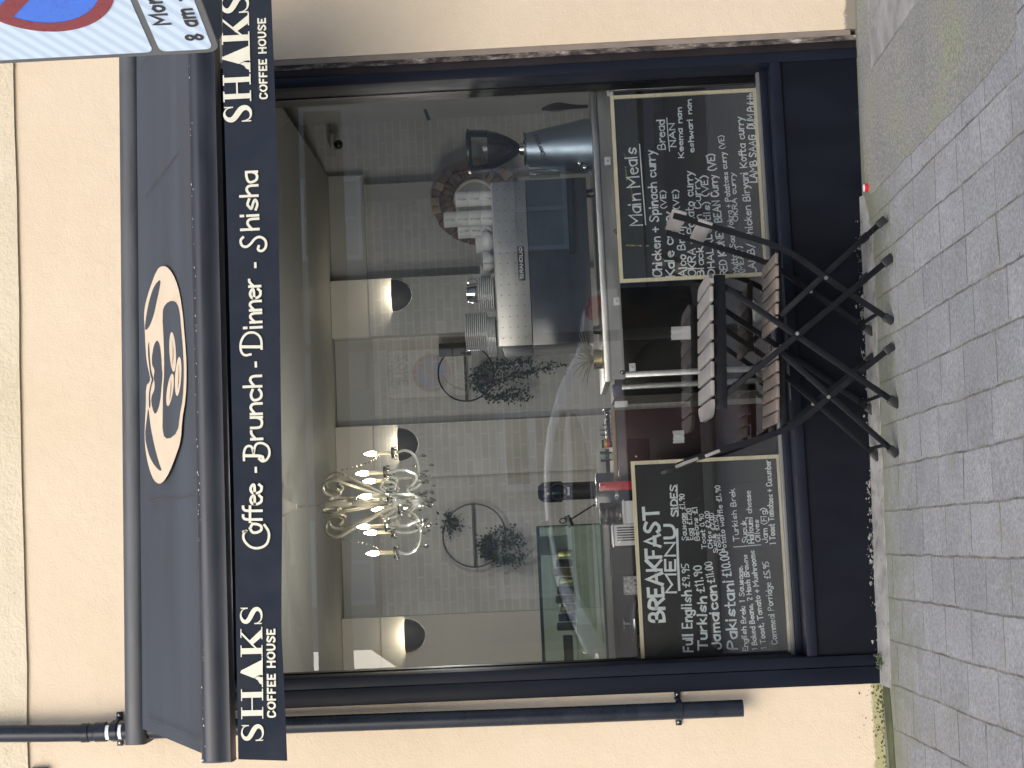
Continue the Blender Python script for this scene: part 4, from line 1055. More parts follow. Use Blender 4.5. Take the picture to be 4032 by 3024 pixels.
ORD = ['bottom', 'second', 'third', 'fourth', 'fifth', 'sixth', 'seventh', 'eighth', 'ninth', 'tenth', 'eleventh', 'twelfth', 'thirteenth', 'fourteenth']
def cup_straight(x, y, z, hd, label, grp, r=.037, h=.056):
    o = empty('cup', (x, y, z), label, 'cup', grp)
    MB().lathe([(0, .001), (r*.90, 0), (r*.97, .004), (r, h), (r*.93, h), (r*.90, .006), (0, .005)], (x, y, z), 28).build('bowl', m_white, o)
    d = Vector((math.cos(hd), math.sin(hd), 0)); c = Vector((x, y, z+h*.5))+d*r
    MB().tube([c+d*(.020*math.sin(t))+Vector((0, 0, .017*math.cos(t))) for t in [k/8*PI for k in range(9)]], .0042, 6).build('handle', m_white, o); return o
def cup_round(x, y, z, hd, label, grp, r=.048, h=.055):
    o = empty('cup', (x, y, z), label, 'cup', grp)
    MB().lathe([(0, 0), (r*.5, 0), (r*.52, .004), (r*.75, .012), (r*.93, .03), (r, h), (r*.96, h), (r*.88, .03), (r*.5, .009), (0, .008)], (x, y, z), 28).build('bowl', m_white, o)
    d = Vector((math.cos(hd), math.sin(hd), 0)); c = Vector((x, y, z+h*.55))+d*r*.93
    MB().tube([c+d*(.024*math.sin(t))+Vector((0, 0, .018*math.cos(t))) for t in [k/8*PI for k in range(9)]], .0040, 6).build('handle', m_white, o); return o
YU = .56
def X_(py, Y=YU): return at(1900, py, Y).x
G1 = 'white cups stacked on the espresso machine'
hh = (at(1900, 440, YU).z-zt)
for s, (py, n, nm) in enumerate(((436+335-335, 3, 'right'), (512, 4, 'middle'), (556, 3, 'back'))):
    for k in range(n):
        yy = YU+(.0 if s < 2 else .085); xx = X_(py+345-0) if False else at(1900, {0: 780, 1: 858, 2: 905}[s], yy).x
        cup_straight(xx, yy, zt+.001+k*.0566, -PI/2-.3, f'white straight cup, {ORD[k]} of the {nm} cup stack on the espresso machine', G1)
G2 = 'round white cups on the espresso machine'
for i, (py, dy, hz, hd, nm) in enumerate(((950, 0, 0, PI*.1, 'standing next to the straight cup stacks'), (985, .11, 0, -.4, 'behind the front round cups'), (1030, .0, 0, -PI*.62, 'standing next to the saucer stack'), (958, .10, .035, .6, 'resting on top of another round cup'))):
    cup_round(at(1900, py, YU+dy).x, YU+dy, zt+.001+hz, hd, 'round white cup '+nm, G2)
def dish(x, y, z, r, label, cat, grp, t=.014):
    o = MB().lathe([(0, 0), (r*.55, 0), (r*.6, .003), (r, t), (r*.995, t+.0035), (r*.6, .0068), (0, .006)], (x, y, z), 40).build(cat, m_white, label=label, cat=cat, group=grp); return o
for k in range(8): dish(at(1900, 1160, YU).x, YU+.01, zt+.001+k*.0092, .080, f'white saucer, {ORD[k]} of the short stack under the milk jug', 'saucer', 'white saucers stacked on the espresso machine')
for k in range(6): dish(at(1900, 1322, YU).x, YU+.05, zt+.001+k*.0066, .092, f'white plate, {ORD[k]} of the tall stack at the left end', 'plate', 'white plates stacked on the espresso machine')
for k in range(11): dish(at(1900, 1300, YU).x, YU+.05, zt+.0415+k*.0092, .0875, f'white plate, {(ORD+["fifteenth","sixteenth","seventeenth"])[k+6]} of the tall stack at the left end', 'plate', 'white plates stacked on the espresso machine')
o = MB().lathe([(0, 0), (.03, 0), (.062, .045), (.060, .045), (.028, .004), (0, .004)], (at(1900, 1085, YU+.08).x, YU+.09, zt+.03), 28).build('bowl', m_white, label='white bowl behind the saucer stack', cat='bowl')
jx = at(1850, 1155, YU+.02).x; jz = zt+.075; ju = empty('milk_jug', (jx, YU+.02, jz), 'small polished steel milk jug on top of the saucer stack', 'jug')
MB().lathe([(0, 0), (.040, 0), (.046, .008), (.048, .03), (.042, .052), (.041, .063), (.0395, .063), (.040, .05), (0, .004)], (jx, YU+.02, jz), 28).build('body', m_chrome, ju)
MB().tube([(jx+.045+.02*math.sin(t), YU+.0, jz+.034+.022*math.cos(t)) for t in [k/8*PI for k in range(9)]], .004, 6).build('handle', m_chrome, ju)

# grinder
YG = .60; gx = at(2200, 583, YG).x; gz0 = zs
Z2 = lambda px, py=583: at(px, py, YG).z
kx = 869
gr = empty('coffee_grinder', (gx, YG, zs), 'silver coffee grinder with a clear hopper full of beans', 'coffee grinder')
MB().lathe([(0, zs), (.128, zs), (.126, Z2(2300)), (.100, Z2(2180)), (.078, Z2(2080)), (.076, Z2(2073)), (0, Z2(2073))], (gx, YG, 0), 48).build('body', M('blue_grey_steel', (.26, .33, .41), .38, .85, .08, 6), gr, smooth=50)
MB().lathe([(.0765, Z2(2072)), (.080, Z2(2068)), (.080, Z2(2062)), (.03, Z2(2061)), (.028, Z2(2046)), (0, Z2(2046))], (gx+.004, YG, 0), 32).build('collar', m_chrome, gr)
bp = [(.020, Z2(2046)), (.034, Z2(2035)), (.060, Z2(2000)), (.082, Z2(1960)), (.094, Z2(1922))]
MB().lathe([(0, Z2(2045))]+[(r*.96, z) for r, z in bp]+[(0, Z2(1918))], (gx+.006, YG, 0), 36).build('coffee_beans', M('beans', (.035, .017, .011), .35, var=.8, vs=120, bump=1, bs=170), gr)
MB().lathe(bp+[(.098, Z2(1880)), (.100, Z2(1852))], (gx+.006, YG, 0), 40).build('hopper', m_cglass, gr)
MB().lathe([(.10, Z2(1853)), (.104, Z2(1850)), (.103, Z2(1842)), (.09, Z2(1838)), (0, Z2(1836))], (gx+.006, YG, 0), 40).build('lid', m_blackp, gr)
MB().box(gx-.125, gx-.07, YG-.02, YG+.12, Z2(2200), Z2(2080), .006).build('dosing_chute', m_cglass, gr)
for px, py, r in ((2300, 672, .014), (2278, 655, .012)):
    c = at(px, py, YG-.03); MB().ball((c.x, YG-.09, c.z), r, 2).build('knob', m_chrome, gr)
mb = MB(); write(mb, 'Faenza', (gx-.072, YG-.088, Z2(2150)-.001), (gx+.040, YG-.094, Z2(2118)), .022, .0035, OUT, slant=.25, space=.8, lift=.001); 
mb.build('maker_script', m_maroon, gr, smooth=0)

# wooden block wall mirror
mc = at(1872, 792, YW-.13); wm = empty('round_mirror', mc, 'round wall mirror framed by rings of dark wooden blocks', 'mirror')
n = 30
for ring, (ra, rb_) in enumerate(((.185, .285), (.29, .375))):
    for i in range(n):
        a = 2*PI*(i+.5*ring)/n; d = Vector((math.cos(a), 0, math.sin(a))); e = Vector((-math.sin(a), 0, math.cos(a)))
        rr = (ra+rb_)/2+random.uniform(-.008, .012)
        MB().obox(mc+d*rr+Vector((0, -.01-random.uniform(0, .035), 0)), d, Vector((0, 1, 0)), e, rb_-ra-.01, .06, rr*2*PI/n*.92, .003).build('wood_block', m_wood if random.random() < .8 else m_wood2, wm)
MB().tube([mc+Vector((.175*math.cos(t), -.03, .175*math.sin(t))) for t in [k/40*2*PI for k in range(40)]], .016, 8, True).build('inner_ring', m_iplast, wm)
MB().lathe([(0, .0), (.17, .0)], mc+Vector((0, -.01, 0)), 40, (0, -1, 0)).build('glass', M('mirror', (.6, .6, .6), .05, 1, .02), wm)

# hoop shelves with plants
def leaves(mb, p, n, sp, ls=(.012, .028)):
    for _ in range(n):
        q = p+Vector((random.gauss(0, sp[0]), random.gauss(0, sp[1]), random.gauss(0, sp[2]))); u = Vector([random.uniform(-1, 1) for _ in range(3)]).normalized()*random.uniform(*ls); v = u.orthogonal().normalized()*u.length*.32
        mb.face([q, q+u*.45+v, q+u, q+u*.45-v])
def hoop(px, py, R, label, Yh=YW-.22):
    c = at(px, py, Yh); r = empty('hoop_shelf', c, label, 'shelf', 'round hoop shelves on the back wall')
    MB().tube([c+Vector((R*math.cos(t), 0, R*math.sin(t))) for t in [k/48*2*PI for k in range(48)]], .0065, 6, True).build('hoop', m_blackm if px < 1850 else m_dark, r)
    MB().box(c.x-R*.98, c.x+R*.98, c.y-.05, c.y+.12, c.z+.0, c.z+.012).build('shelf', m_dark, r); return r, c
h1, c1 = hoop(1835, 1470, .235, 'dark hoop shelf with a long trailing plant beside the plates')
h2, c2 = hoop(1868, 2108, .262, 'thin hoop shelf with two plants below the chandelier')
def plant(name, x, y, z, label, trails, pot=(.055, .08), fluff=0):
    r = empty(name, (x, y, z), label, 'plant'); 
    MB().lathe([(0, 0), (pot[0]*.8, 0), (pot[0], pot[1]), (pot[0]*.9, pot[1]), (0, pot[1]*.8)], (x, y, z), 20).build('pot', m_dark, r)
    mb = MB(); st = MB()
    for (dx, ln, cur) in trails:
        p = Vector((x+dx*.5, y-.03, z+pot[1]))
        pts = []
        for k in range(int(ln/.02)+2):
            t = k*.02; pts.append(p+Vector((dx*min(1, t*12)+cur*t, -.02*min(1, t*10), .03*math.exp(-t*20)-t)))
        st.tube(pts, .0016, 4)
        for q in pts: leaves(mb, q, 4, (.018, .014, .014), (.018, .040))
    if fluff: leaves(mb, Vector((x, y, z+pot[1]+.03)), fluff, (.05, .04, .035), (.02, .045)); leaves(mb, Vector((x, y, z+pot[1]-.02)), fluff//2, (.05, .04, .05))
    if st.b.verts: st.build('stems', m_leaf, r)
    else: st.b.free()
    mb.build('leaves', m_leaf, r, smooth=0, kind='stuff')
q = at(1905, 1497, YW-.25); plant('trailing_plant', q.x, YW-.25, q.z-.04, 'plant trailing long leafy stems from the dark hoop shelf', [(random.uniform(-.12, .10), random.uniform(.25, .50), random.uniform(-.05, .08)) for _ in range(9)]+[(.09, .40, -.02), (-.06, .62, .30), (-.02, .72, .16)], fluff=60)
q = at(1985, 2150, YW-.3); plant('trailing_plant', q.x, YW-.3, q.z+.10, 'bushy plant hanging in a pot below the chandelier', [(random.uniform(-.09, .09), random.uniform(.15, .33), random.uniform(-.1, .1)) for _ in range(14)], (.10, .04), 90)
q = at(1765, 2075, YW-.22); plant('shelf_plant', q.x+.03, YW-.25, q.z-.09, 'small bushy plant perched on the hoop rim below the chandelier', [], (.04, .05), 110)
c = at(1780, 1375, YW-.2); MB().box(c.x-.06, c.x+.05, c.y-.03, c.y+.01, c.z-.16, c.z+.11, .004).build('framed_picture', m_dark, label='small dark framed picture at the right edge of the dark hoop', cat='picture')
# dome camera and hanging things at the right
c = at(1326, 574, YW-.10); cm = empty('security_camera', c, 'small dark dome camera on a bracket high on the brick wall', 'camera')
MB().ball(c+Vector((0, -.04, -.02)), .042, 2).build('dome', m_blackp, cm); MB().box(c.x-.05, c.x+.10, c.y-.03, c.y+.10, c.z+.02, c.z+.05, .004).build('bracket', m_igrey, cm)
def blob_strip(name, pts, Y, ws, mat, label, cat, th=.03):
    P = [at(x, y, Y) for x, y in pts]; mb = MB(); mb.tube(spl([(p.x, Y, p.z) for p in P], 2), [w_ for w_ in [v[0] for v in chaikin([(a, 0) for a in ws], 2)]], 10); return mb.build(name, mat, label=label, cat=cat)
blob_strip('hanging_brush', [(2133, 432), (2165, 425), (2200, 420), (2235, 420), (2280, 421), (2330, 418)], 1.6, [.008, .022, .026, .016, .011, .009], m_maroon, 'dark wooden brush hanging between the jamb and the coffee grinder', 'brush')
mb = MB(); p = at(2018, 352, 1.4); mb.tube([p+Vector((.03*math.cos(t), 0, .045*math.sin(t)*.8)) for t in [k/10*2*PI for k in range(10)]], .005, 6, True); mb.bar(p+Vector((-.02, 0, .04)), p+Vector((.03, 0, -.05)), .008, .008, (0, 1, 0)).bar(p+Vector((.0, 0, -.04)), p+Vector((.045, 0, -.07)), .02, .01, (0, 1, 0))
mb.tube([p+Vector((0, 0, .04)), p+Vector((.01, 0, .5))], .002, 5); mb.build('hanging_hook', m_blackp, label='black wire hook hanging beside the right jamb', cat='hook')
# duct line across the brick
a, b = at(1650, 360, 5.8), at(1688, 470, YW-.02); MB().bar((a.x, 5.5, a.z), (b.x, YW-.02, b.z), .02, .03, (0, 0, 1)).build('cable_trunking', m_blackp, label='dark cable trunking slanting down the brick wall at the right', cat='trunking')

# counters
bf = empty('bar_front', (1.9, 1.3, FZ), 'low black cabinets behind the steel prep table', 'cabinet')
MB().box(.60, 3.4, 1.30, 1.85, FZ, .98).build('cabinet', m_blackp, bf)
for k in range(5): MB().box(.64+k*.55, 1.15+k*.55, 1.292, 1.2995, FZ+.08, .93, .003).build('door', m_dark, bf)
struct_dark = MB().box(-2.2, .95, 1.10, 1.65, FZ, 1.075)
sc = empty('service_counter', (-.6, 1.35, FZ), 'grey service counter behind the breakfast menu', 'counter')
MB().box(-2.2, .33, 1.12, 1.70, FZ, 1.05).build('cabinet', m_dark, sc); MB().box(-2.22, .35, 1.08, 1.72, 1.051, 1.078, .004).build('worktop', m_igrey, sc)
wt_ = empty('work_table', (-.25, .62, FZ), 'grey topped work table directly behind the breakfast menu', 'table')
ZT = .925
MB().box(-.95, .17, .30, .95, ZT-.03, ZT, .003).build('top', m_igrey, wt_); MB().box(-.93, .15, .33, .93, FZ, ZT-.031).build('base', m_dark, wt_)
# glass display case
dc = empty('display_case', (-.5, 1.38, 1.079), 'glass display case with green glass edges on the service counter', 'display case')
YD0, YD1 = 1.20, 1.62; dxr = at(2200, 2072, YD0).x; dz = at(2122, 2300, YD0).z
for nm, bx in (('front_pane', (-1.4, dxr, YD0, YD0+.006, 1.08, dz-.008)), ('back_pane', (-1.4, dxr, YD1-.006, YD1, 1.08, dz-.008)), ('end_pane', (dxr-.0065, dxr-.0005, YD0+.007, YD1-.007, 1.08, dz-.008)), ('top_pane', (-1.4, dxr, YD0, YD1, dz-.007, dz)), ('shelf_pane', (-1.4, dxr-.01, YD0+.01, YD1-.01, 1.225, 1.231))):
    MB().box(*bx).build(nm, m_cglass, dc, smooth=0)
mb = MB(); 
for bx in ((-1.4, dxr, YD0-.004, YD0-.001, dz-.010, dz+.001), (dxr+.0005, dxr+.004, YD0-.004, YD0+.004, 1.08, dz), (-1.4, dxr, YD0-.004, YD0-.001, 1.08, 1.092), (dxr+.0005, dxr+.004, YD1-.004, YD1, 1.08, dz), (-1.4, dxr, YD1+.0005, YD1+.003, dz-.01, dz+.001)): mb.box(*bx)
mb.build('edge', m_gedge, dc)
def item(name, x0, x1, y0, y1, z0, z1, mat, label, cat, bev=.004, group=None):
    return MB().box(x0, x1, y0, y1, z0, z1, bev).build(name, mat, label=label, cat=cat, group=group)
def pxbox(px0, py0, px1, py1, Y):     # image rectangle -> x0, x1, z0, z1
    a = at((px0+px1)/2, py1, Y); b = at((px0+px1)/2, py0, Y); c = at(px1, (py0+py1)/2, Y); d = at(px0, (py0+py1)/2, Y)
    return a.x, b.x, c.z, d.z
xa, xb, za, zb_ = pxbox(2115, 2110, 2240, 2185, 1.45); item('price_card', xa, xb, 1.45, 1.456, za, zb_, m_wplast, 'framed paper list standing inside the display case', 'notice')
for i in range(9):
    x = dxr-.14-i*.045; item('wrapped_snack', x-.02, x+.018, 1.36, 1.44, 1.232, 1.232+.075+.01*(i % 3), (m_brass, m_dark, m_wood2)[i % 3], f'{("gold", "dark", "tan")[i % 3]} wrapped snack on the display case shelf, number {i+1} from its right end' if False else f'{("gold", "dark", "tan")[i % 3]} wrapped snack packet, {ORD[i].replace("bottom", "first")} from the right on the case shelf', 'packet', .006, 'snack packets on the display case shelf')
xa, xb, za, zb_ = pxbox(2220, 2500, 2258, 2640, 1.4); item('wooden_board', xa-.2, xb, 1.36, 1.42, za, zb_, m_wood, 'dark wooden serving board lying in the display case', 'board')
# things on the work table
YT = .62
gx_ = at(2330, 1930, 1.25).x; gzb = 1.079
bg_ = empty('black_grinder', (gx_, 1.25, gzb), 'black cylindrical grinder with a rounded top on the service counter', 'grinder')
zt_ = at(2115, 1930, 1.25).z
MB().lathe([(0, zt_), (.03, zt_-.004), (.048, zt_-.025), (.052, zt_-.06), (.052, zt_-.12), (.044, zt_-.125), (.044, gzb+.03), (.058, gzb+.025), (.06, gzb), (0, gzb)], (gx_, 1.25, 0), 32).build('body', m_blackg, bg_)
MB().tube([(gx_+.040*math.cos(t), 1.25-.05, zt_-.105+.040*math.sin(t)) for t in [k/24*2*PI for k in range(24)]], .006, 6, True).build('dial', m_blackp, bg_)
MB().box(gx_-.02, gx_+.02, 1.20, 1.206, zt_-.16, zt_-.135).build('label_plate', m_wplast, bg_)
a, b = at(2240, 2050, 1.2), at(2335, 1990, 1.2)
tl = empty('tamper_stand', (b.x, 1.2, 1.079), 'thin black tamping arm leaning right of the display case', 'tool')
MB().bar(a, b, .008, .008, (0, 1, 0)).bar(b, (b.x+.005, 1.2, 1.079), .01, .01, (0, 1, 0)).build('rod', m_blackp, tl)
MB().bar(a+Vector((-.03, 0, -.012)), a+Vector((.025, 0, .01)), .03, .02, (0, 1, 0), .003).tube([a+Vector((.0+.012*math.cos(t), 0, .03+.015*math.sin(t))) for t in [k/12*2*PI for k in range(12)]], .003, 5, True).build('head', m_blackp, tl)
MB().lathe([(0, 0), (.035, 0), (.035, .008), (0, .01)], (b.x+.005, 1.2, 1.079), 16).build('base', m_blackp, tl)
xa, xb, za, zb_ = pxbox(2361, 1897, 2492, 1931, .36); item('red_box', xa, xb, .33, .42, ZT+.001, zb_, m_red, 'upright narrow red box just right of the breakfast menu top', 'box')
xa, xb, za, zb_ = pxbox(2345, 1862, 2500, 2000, .70); item('black_box', xa, xb, .62, .80, ZT+.001, zb_, m_blackg, 'glossy black box behind the red box', 'box')
def lathe_item(name, prof, x, y, z, mat, label, cat, n=28): return MB().lathe(prof, (x, y, z), n).build(name, mat, label=label, cat=cat)
jx = at(2400, 2022, .62).x; jr = empty('storage_jar', (jx, .62, ZT), 'glass jar with stacked black lids left of the black box', 'jar')
zt2 = at(2362, 2022, .62).z
mb = MB(); mb.lathe([(0, ZT+.09), (.046, ZT+.09)]+[(.046+.004*(k % 2), ZT+.09+(zt2-ZT-.09)*k/8) for k in range(9)]+[(0, zt2)], (jx, .62, 0), 28); mb.build('lid', m_blackp, jr)
MB().lathe([(.042, ZT+.003), (.044, ZT+.089)], (jx, .62, 0), 28).build('glass', m_cglass, jr)
def tray(px0, py0, px1, py1, Y, dY, mat, name, label, cat, slots=False):
    xa, xb, za, zb_ = pxbox(px0, py0, px1, py1, Y); r = empty(name, ((xa+xb)/2, Y, ZT+.001), label, cat); z0 = ZT+.001; t = .003
    mb = MB(); mb.box(xa, xb, Y, Y+dY, z0, z0+t).box(xa, xb, Y, Y+t, z0+t+.0003, zb_).box(xa, xb, Y+dY-t, Y+dY, z0+t+.0003, zb_).box(xa, xa+t, Y+t+.0003, Y+dY-t-.0003, z0+t+.0003, zb_).box(xb-t, xb, Y+t+.0003, Y+dY-t-.0003, z0+t+.0003, zb_)
    mb.build('pan', mat, r); MB().box(xa-.006, xb+.006, Y-.008, Y-.0005, zb_-.005, zb_+.001, .001).build('rim', mat, r)
    if slots:
        mb = MB()
        for k in range(6): mb.box(xa+.02+k*.011, xa+.026+k*.011, Y-.0012, Y-.0004, z0+.03, zb_-.02)
        mb.build('slot', m_blackp, r)
    return r
tray(2455, 1972, 2505, 2062, .36, .12, m_wplast, 'white_tub', 'white tub between the jar and the steel container', 'tub')
tray(2412, 2066, 2505, 2148, .40, .16, m_steel, 'steel_container', 'slotted steel container above the word Breakfast', 'container', True)
tray(2408, 2156, 2505, 2270, .42, .18, m_blackp, 'black_tray', 'deep black tray left of the steel container', 'tray')
xa, xb, za, zb_ = pxbox(2456, 2268, 2510, 2342, .40); item('paper_carton', xa, xb, .38, .46, ZT+.001, zb_, M('speckled_card', (.30, .31, .31), .8, var=.9, vs=90), 'grey speckled paper carton left of the black tray', 'carton')
lx = at(2470, 2455, .62).x; pn = empty('steel_pan', (lx, .62, ZT), 'round steel pan with a domed glass lid at the left end of the work table', 'pan')
MB().lathe([(0, ZT+.001), (.118, ZT+.001), (.125, ZT+.01), (.126, ZT+.034), (.130, ZT+.036), (.123, ZT+.036), (.12, ZT+.01), (0, ZT+.006)], (lx, .62, 0), 40).build('pan', m_chrome, pn)
MB().lathe([(.126, ZT+.038), (.11, ZT+.052), (.07, ZT+.066), (.012, ZT+.072), (0, ZT+.072)], (lx, .62, 0), 40).build('lid', m_cglass, pn)
MB().lathe([(.124, ZT+.037), (.130, ZT+.037), (.130, ZT+.041), (.124, ZT+.041)], (lx, .62, 0), 40).build('lid_rim', m_chrome, pn)
MB().lathe([(0, ZT+.073), (.008, ZT+.073), (.008, ZT+.09), (.034, ZT+.094), (.034, ZT+.101), (0, ZT+.102)], (lx, .62, 0), 24).build('knob', m_chrome, pn)
MB().bar((lx-.12, .60, ZT+.035), (lx-.24, .55, ZT+.01), .022, .012, (0, 0, 1), .003).build('handle', m_maroon, pn)
# maroon cabinet with things on it
xa, xb, za, zb_ = pxbox(2412, 1612, 2700, 1905, .55); mc_ = empty('maroon_cabinet', ((xa+xb)/2, .6, FZ), 'dark maroon wooden cabinet between the two menus', 'cabinet')
zc_ = zb_; MB().box(xa, xb, .50, .95, FZ, zc_-.016, .003).build('body', m_maroon, mc_); MB().box(xa-.004, xb+.004, .49, .96, zc_-.0155, zc_, .003).build('top', m_wood2, mc_)
MB().box(xa+.05, xa+.20, .494, .499, zc_-.16, zc_-.06).build('drawer_front', m_maroon, mc_); MB().ball((xa+.125, .488, zc_-.10), .008, 1).build('drawer_knob', m_bolt, mc_)
xc = at(2385, 1675, .6).x; rk = empty('dish_rack', (xc, .6, zc_), 'black and chrome dish rack on the maroon cabinet', 'rack')
mb = MB()
for k in range(7): mb.tube([(xc-.066+k*.022, .56+.07*math.sin(t), zc_+.003+.055*math.cos(t)*(.7+.3*math.sin(k))) for t in [j/8*PI-PI/2 for j in range(9)]], .0025, 5)
mb.tube([(xc-.07, .53, zc_+.02), (xc+.07, .53, zc_+.03)], .004, 6).tube([(xc-.075, .53, zc_+.004), (xc+.075, .53, zc_+.004)], .004, 6); mb.build('wires', m_chrome, rk)
MB().lathe([(0, 0), (.08, 0), (.085, .02), (.08, .022), (0, .004)], (xc, .68, zc_+.001), 24).build('tray', m_blackp, rk)
xc = at(2385, 1748, .6).x; sp = empty('striped_tin', (xc, .58, zc_), 'small tin striped yellow, red and black beside the dish rack', 'tin')
for k, (mt) in enumerate((m_blackp, m_red, M('yellow_band', (.6, .42, .05), .4), m_blackp)): MB().lathe([(0, k*.012), (.018, k*.012), (.018, k*.012+.0118), (0, k*.012+.0118)], (xc, .58, zc_+.001), 20).build('band', mt, sp)
lathe_item('glass_tumbler', [(0, .001), (.020, .001), (.024, .055), (.0225, .055), (.019, .005), (0, .005)], at(2385, 1798, .6).x, .58, zc_+.001, m_cglass, 'small glass tumbler at the left end of the maroon cabinet', 'glass')
# gold pot with dried plant on the end of the steel table
qx = at(2350, 1415, .46).x; gp = empty('gold_pot', (qx, .46, zs), 'gold pot holding a spiky dried plant on the left end of the steel table', 'potted plant')
MB().lathe([(0, zs+.001), (.040, zs+.001), (.044, zs+.006), (.045, zs+.042), (.042, zs+.042), (.040, zs+.02), (0, zs+.03)], (qx, .46, 0), 28).build('pot', m_brass, gp)
mb = MB()
for i in range(34):
    a = random.uniform(0, 2*PI); el = random.uniform(.5, 1.5); Ls = random.uniform(.07, .15); d = Vector((math.cos(a)*math.cos(el), math.sin(a)*math.cos(el), math.sin(el))); s = Vector((qx, .46, zs+.04))
    mb.tube([s+d*Ls*t+Vector((math.cos(a)*.04*t*t, 0, -.03*t*t)) for t in (0, .3, .6, .85, 1)], [.0016, .0022, .0018, .0012, .0005], 4)
mb.build('leaves', m_leafd, gp)
xa, xb, za, zb_ = pxbox(2420, 1578, 2472, 1604, .5); item('wall_socket', xa, xb, .50, .51, za, zb_, m_wplast, 'small white socket box right of the maroon cabinet', 'socket')
xa, xb, za, zb_ = pxbox(2412, 1512, 2450, 1562, .5); item('purple_packet', xa, xb, .5, .53, za, zb_, M('purple', (.05, .045, .10), .4), 'purple packet hanging at the left end of the steel table', 'packet')
for (p0, p1, p2, p3, lab) in ((2640, 1285, 2722, 1338, 'upper torn paper label stuck inside the glass right of the seat slats'), (2648, 1695, 2696, 1745, 'small torn paper label inside the glass left of the table top')):
    xa, xb, za, zb_ = pxbox(p0, p1, p2, p3, .22); mb = MB(); n = 9
    P = [(xa+(xb-xa)*k/n, .22+.004*math.sin(k), za+random.uniform(0, .004)) for k in range(n+1)]+[(xb-(xb-xa)*k/n, .22+.004*math.sin(k+2), zb_+random.uniform(-.005, 0)) for k in range(n+1)]
    mb.prism(P, (0, .0008, 0)); o = mb.build('paper_label', m_wplast, label=lab, cat='label', smooth=0)
bx_ = at(2990, 1222, .45); lathe_item('white_bowl', [(0, 0), (.02, 0), (.045, .025), (.052, .055), (.05, .055), (.042, .025), (0, .006)], bx_.x, .45, bx_.z-.03, m_white, 'white bowl low behind the glass under the small table', 'bowl')
MB().box(bx_.x-.2, bx_.x+.3, .40, .9, FZ, bx_.z-.031).build('crate', m_maroon, label='dark crate behind the glass carrying the white bowl', cat='crate')

# ================================================================== across the street, seen in the glass
def mirY(Y): return 2*GYY-Y
YM = 6.72                                             # image plane of the car flank behind the glass
def mp(px, py, Y=YM): p = at(px, py, Y); return Vector((p.x, mirY(Y), p.z))
car = empty('parked_car', (.3, mirY(YM)-.9, -.13), 'light grey hatchback parked across the pavement, seen reflected in the shop window', 'car')
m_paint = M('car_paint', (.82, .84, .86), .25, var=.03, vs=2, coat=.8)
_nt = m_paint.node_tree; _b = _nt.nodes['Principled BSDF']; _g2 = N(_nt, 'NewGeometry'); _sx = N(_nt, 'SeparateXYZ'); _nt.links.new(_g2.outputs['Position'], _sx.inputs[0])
_lowshade = ramp(_nt, _sx.outputs[2], [(.66, (0,)*3), (.68, (1,)*3)])         # shade and mirrored dark ground on sills and lower doors, put into the colour
_old = _b.inputs['Base Color'].links[0].from_socket; _nt.links.new(mixc(_nt, _lowshade, (.02, .022, .025), _old), _b.inputs['Base Color'])
m_cg = M('car_glass', (.012, .014, .016), .04, var=.1, spec=1)
yc = mirY(YM); W2 = .90
# profile points: (X, z)
def P2(L): return [(mp(x, y).x, mp(x, y).z) for x, y in L]
roof = P2([(2335, 1150), (2300, 1200), (2285, 1331), (2261, 1389), (2222, 1462), (2198, 1510), (2179, 1582), (2152, 1679), (2143, 1775), (2138, 1850), (2139, 1971), (2149, 2080), (2171, 2253), (2209, 2378), (2250, 2470), (2295, 2579)])
xF = roof[-1][0]; xR = roof[0][0]
hood = [(xF-.25, roof[-1][1]-.07), (xF-.6, roof[-1][1]-.13), (xF-.85, roof[-1][1]-.20), (xF-.95, roof[-1][1]-.38), (xF-.97, .10), (xF-.90, .06)]
low = [(xR+.03, .06), (xR+.05, .30), (xR+.045, .55), (xR+.03, roof[0][1]-.10)]
belt = .97
body = []   # lower body outline up to the belt
def sect(prof, fac):
    return prof
def loft_body():
    mb = MB(); X0, X1 = xF-.97, xR+.05; n = 64; rings = []
    def ztop(x):
        L = sorted([(a, b) for a, b in roof+hood[:4]]); 
        for (a, b), (c, d) in zip(L, L[1:]):
            if a <= x <= c: return b+(d-b)*(x-a)/(c-a+1e-9)
        return L[0][1] if x < L[0][0] else L[-1][1]
    for i in range(n+1):
        x = X0+(X1-X0)*i/n; zt_ = min(ztop(x), 1.02); end = min(1, min(x-X0, X1-x)/.25); hw = W2*(.80+.20*math.sin(end*PI/2))
        ring = []
        for (a, z) in ((.90, .02), (.97, .10), (1.0, .30), (1.0, .52), (.985, .75), (.955, zt_-.02), (.90, zt_), (.5, zt_+.012)):
            ring.append((a*hw, z))
        ring = ring+[(-a, z) for a, z in reversed(ring)]
        rings.append([mb.b.verts.new((x, yc-W2+a, z)) for a, z in ring])
    for A, B in zip(rings, rings[1:]):
        for k in range(len(A)): l = (k+1) % len(A); mb.b.faces.new((A[k], A[l], B[l], B[k]))
    mb.b.faces.new(rings[0]); mb.b.faces.new(rings[-1][::-1]); return mb
wr = mp(2654, 1500); wheelR = .345; wxs = [wr.x, wr.x-2.62]
lb_ = loft_body().build('body', m_paint, car, smooth=40)
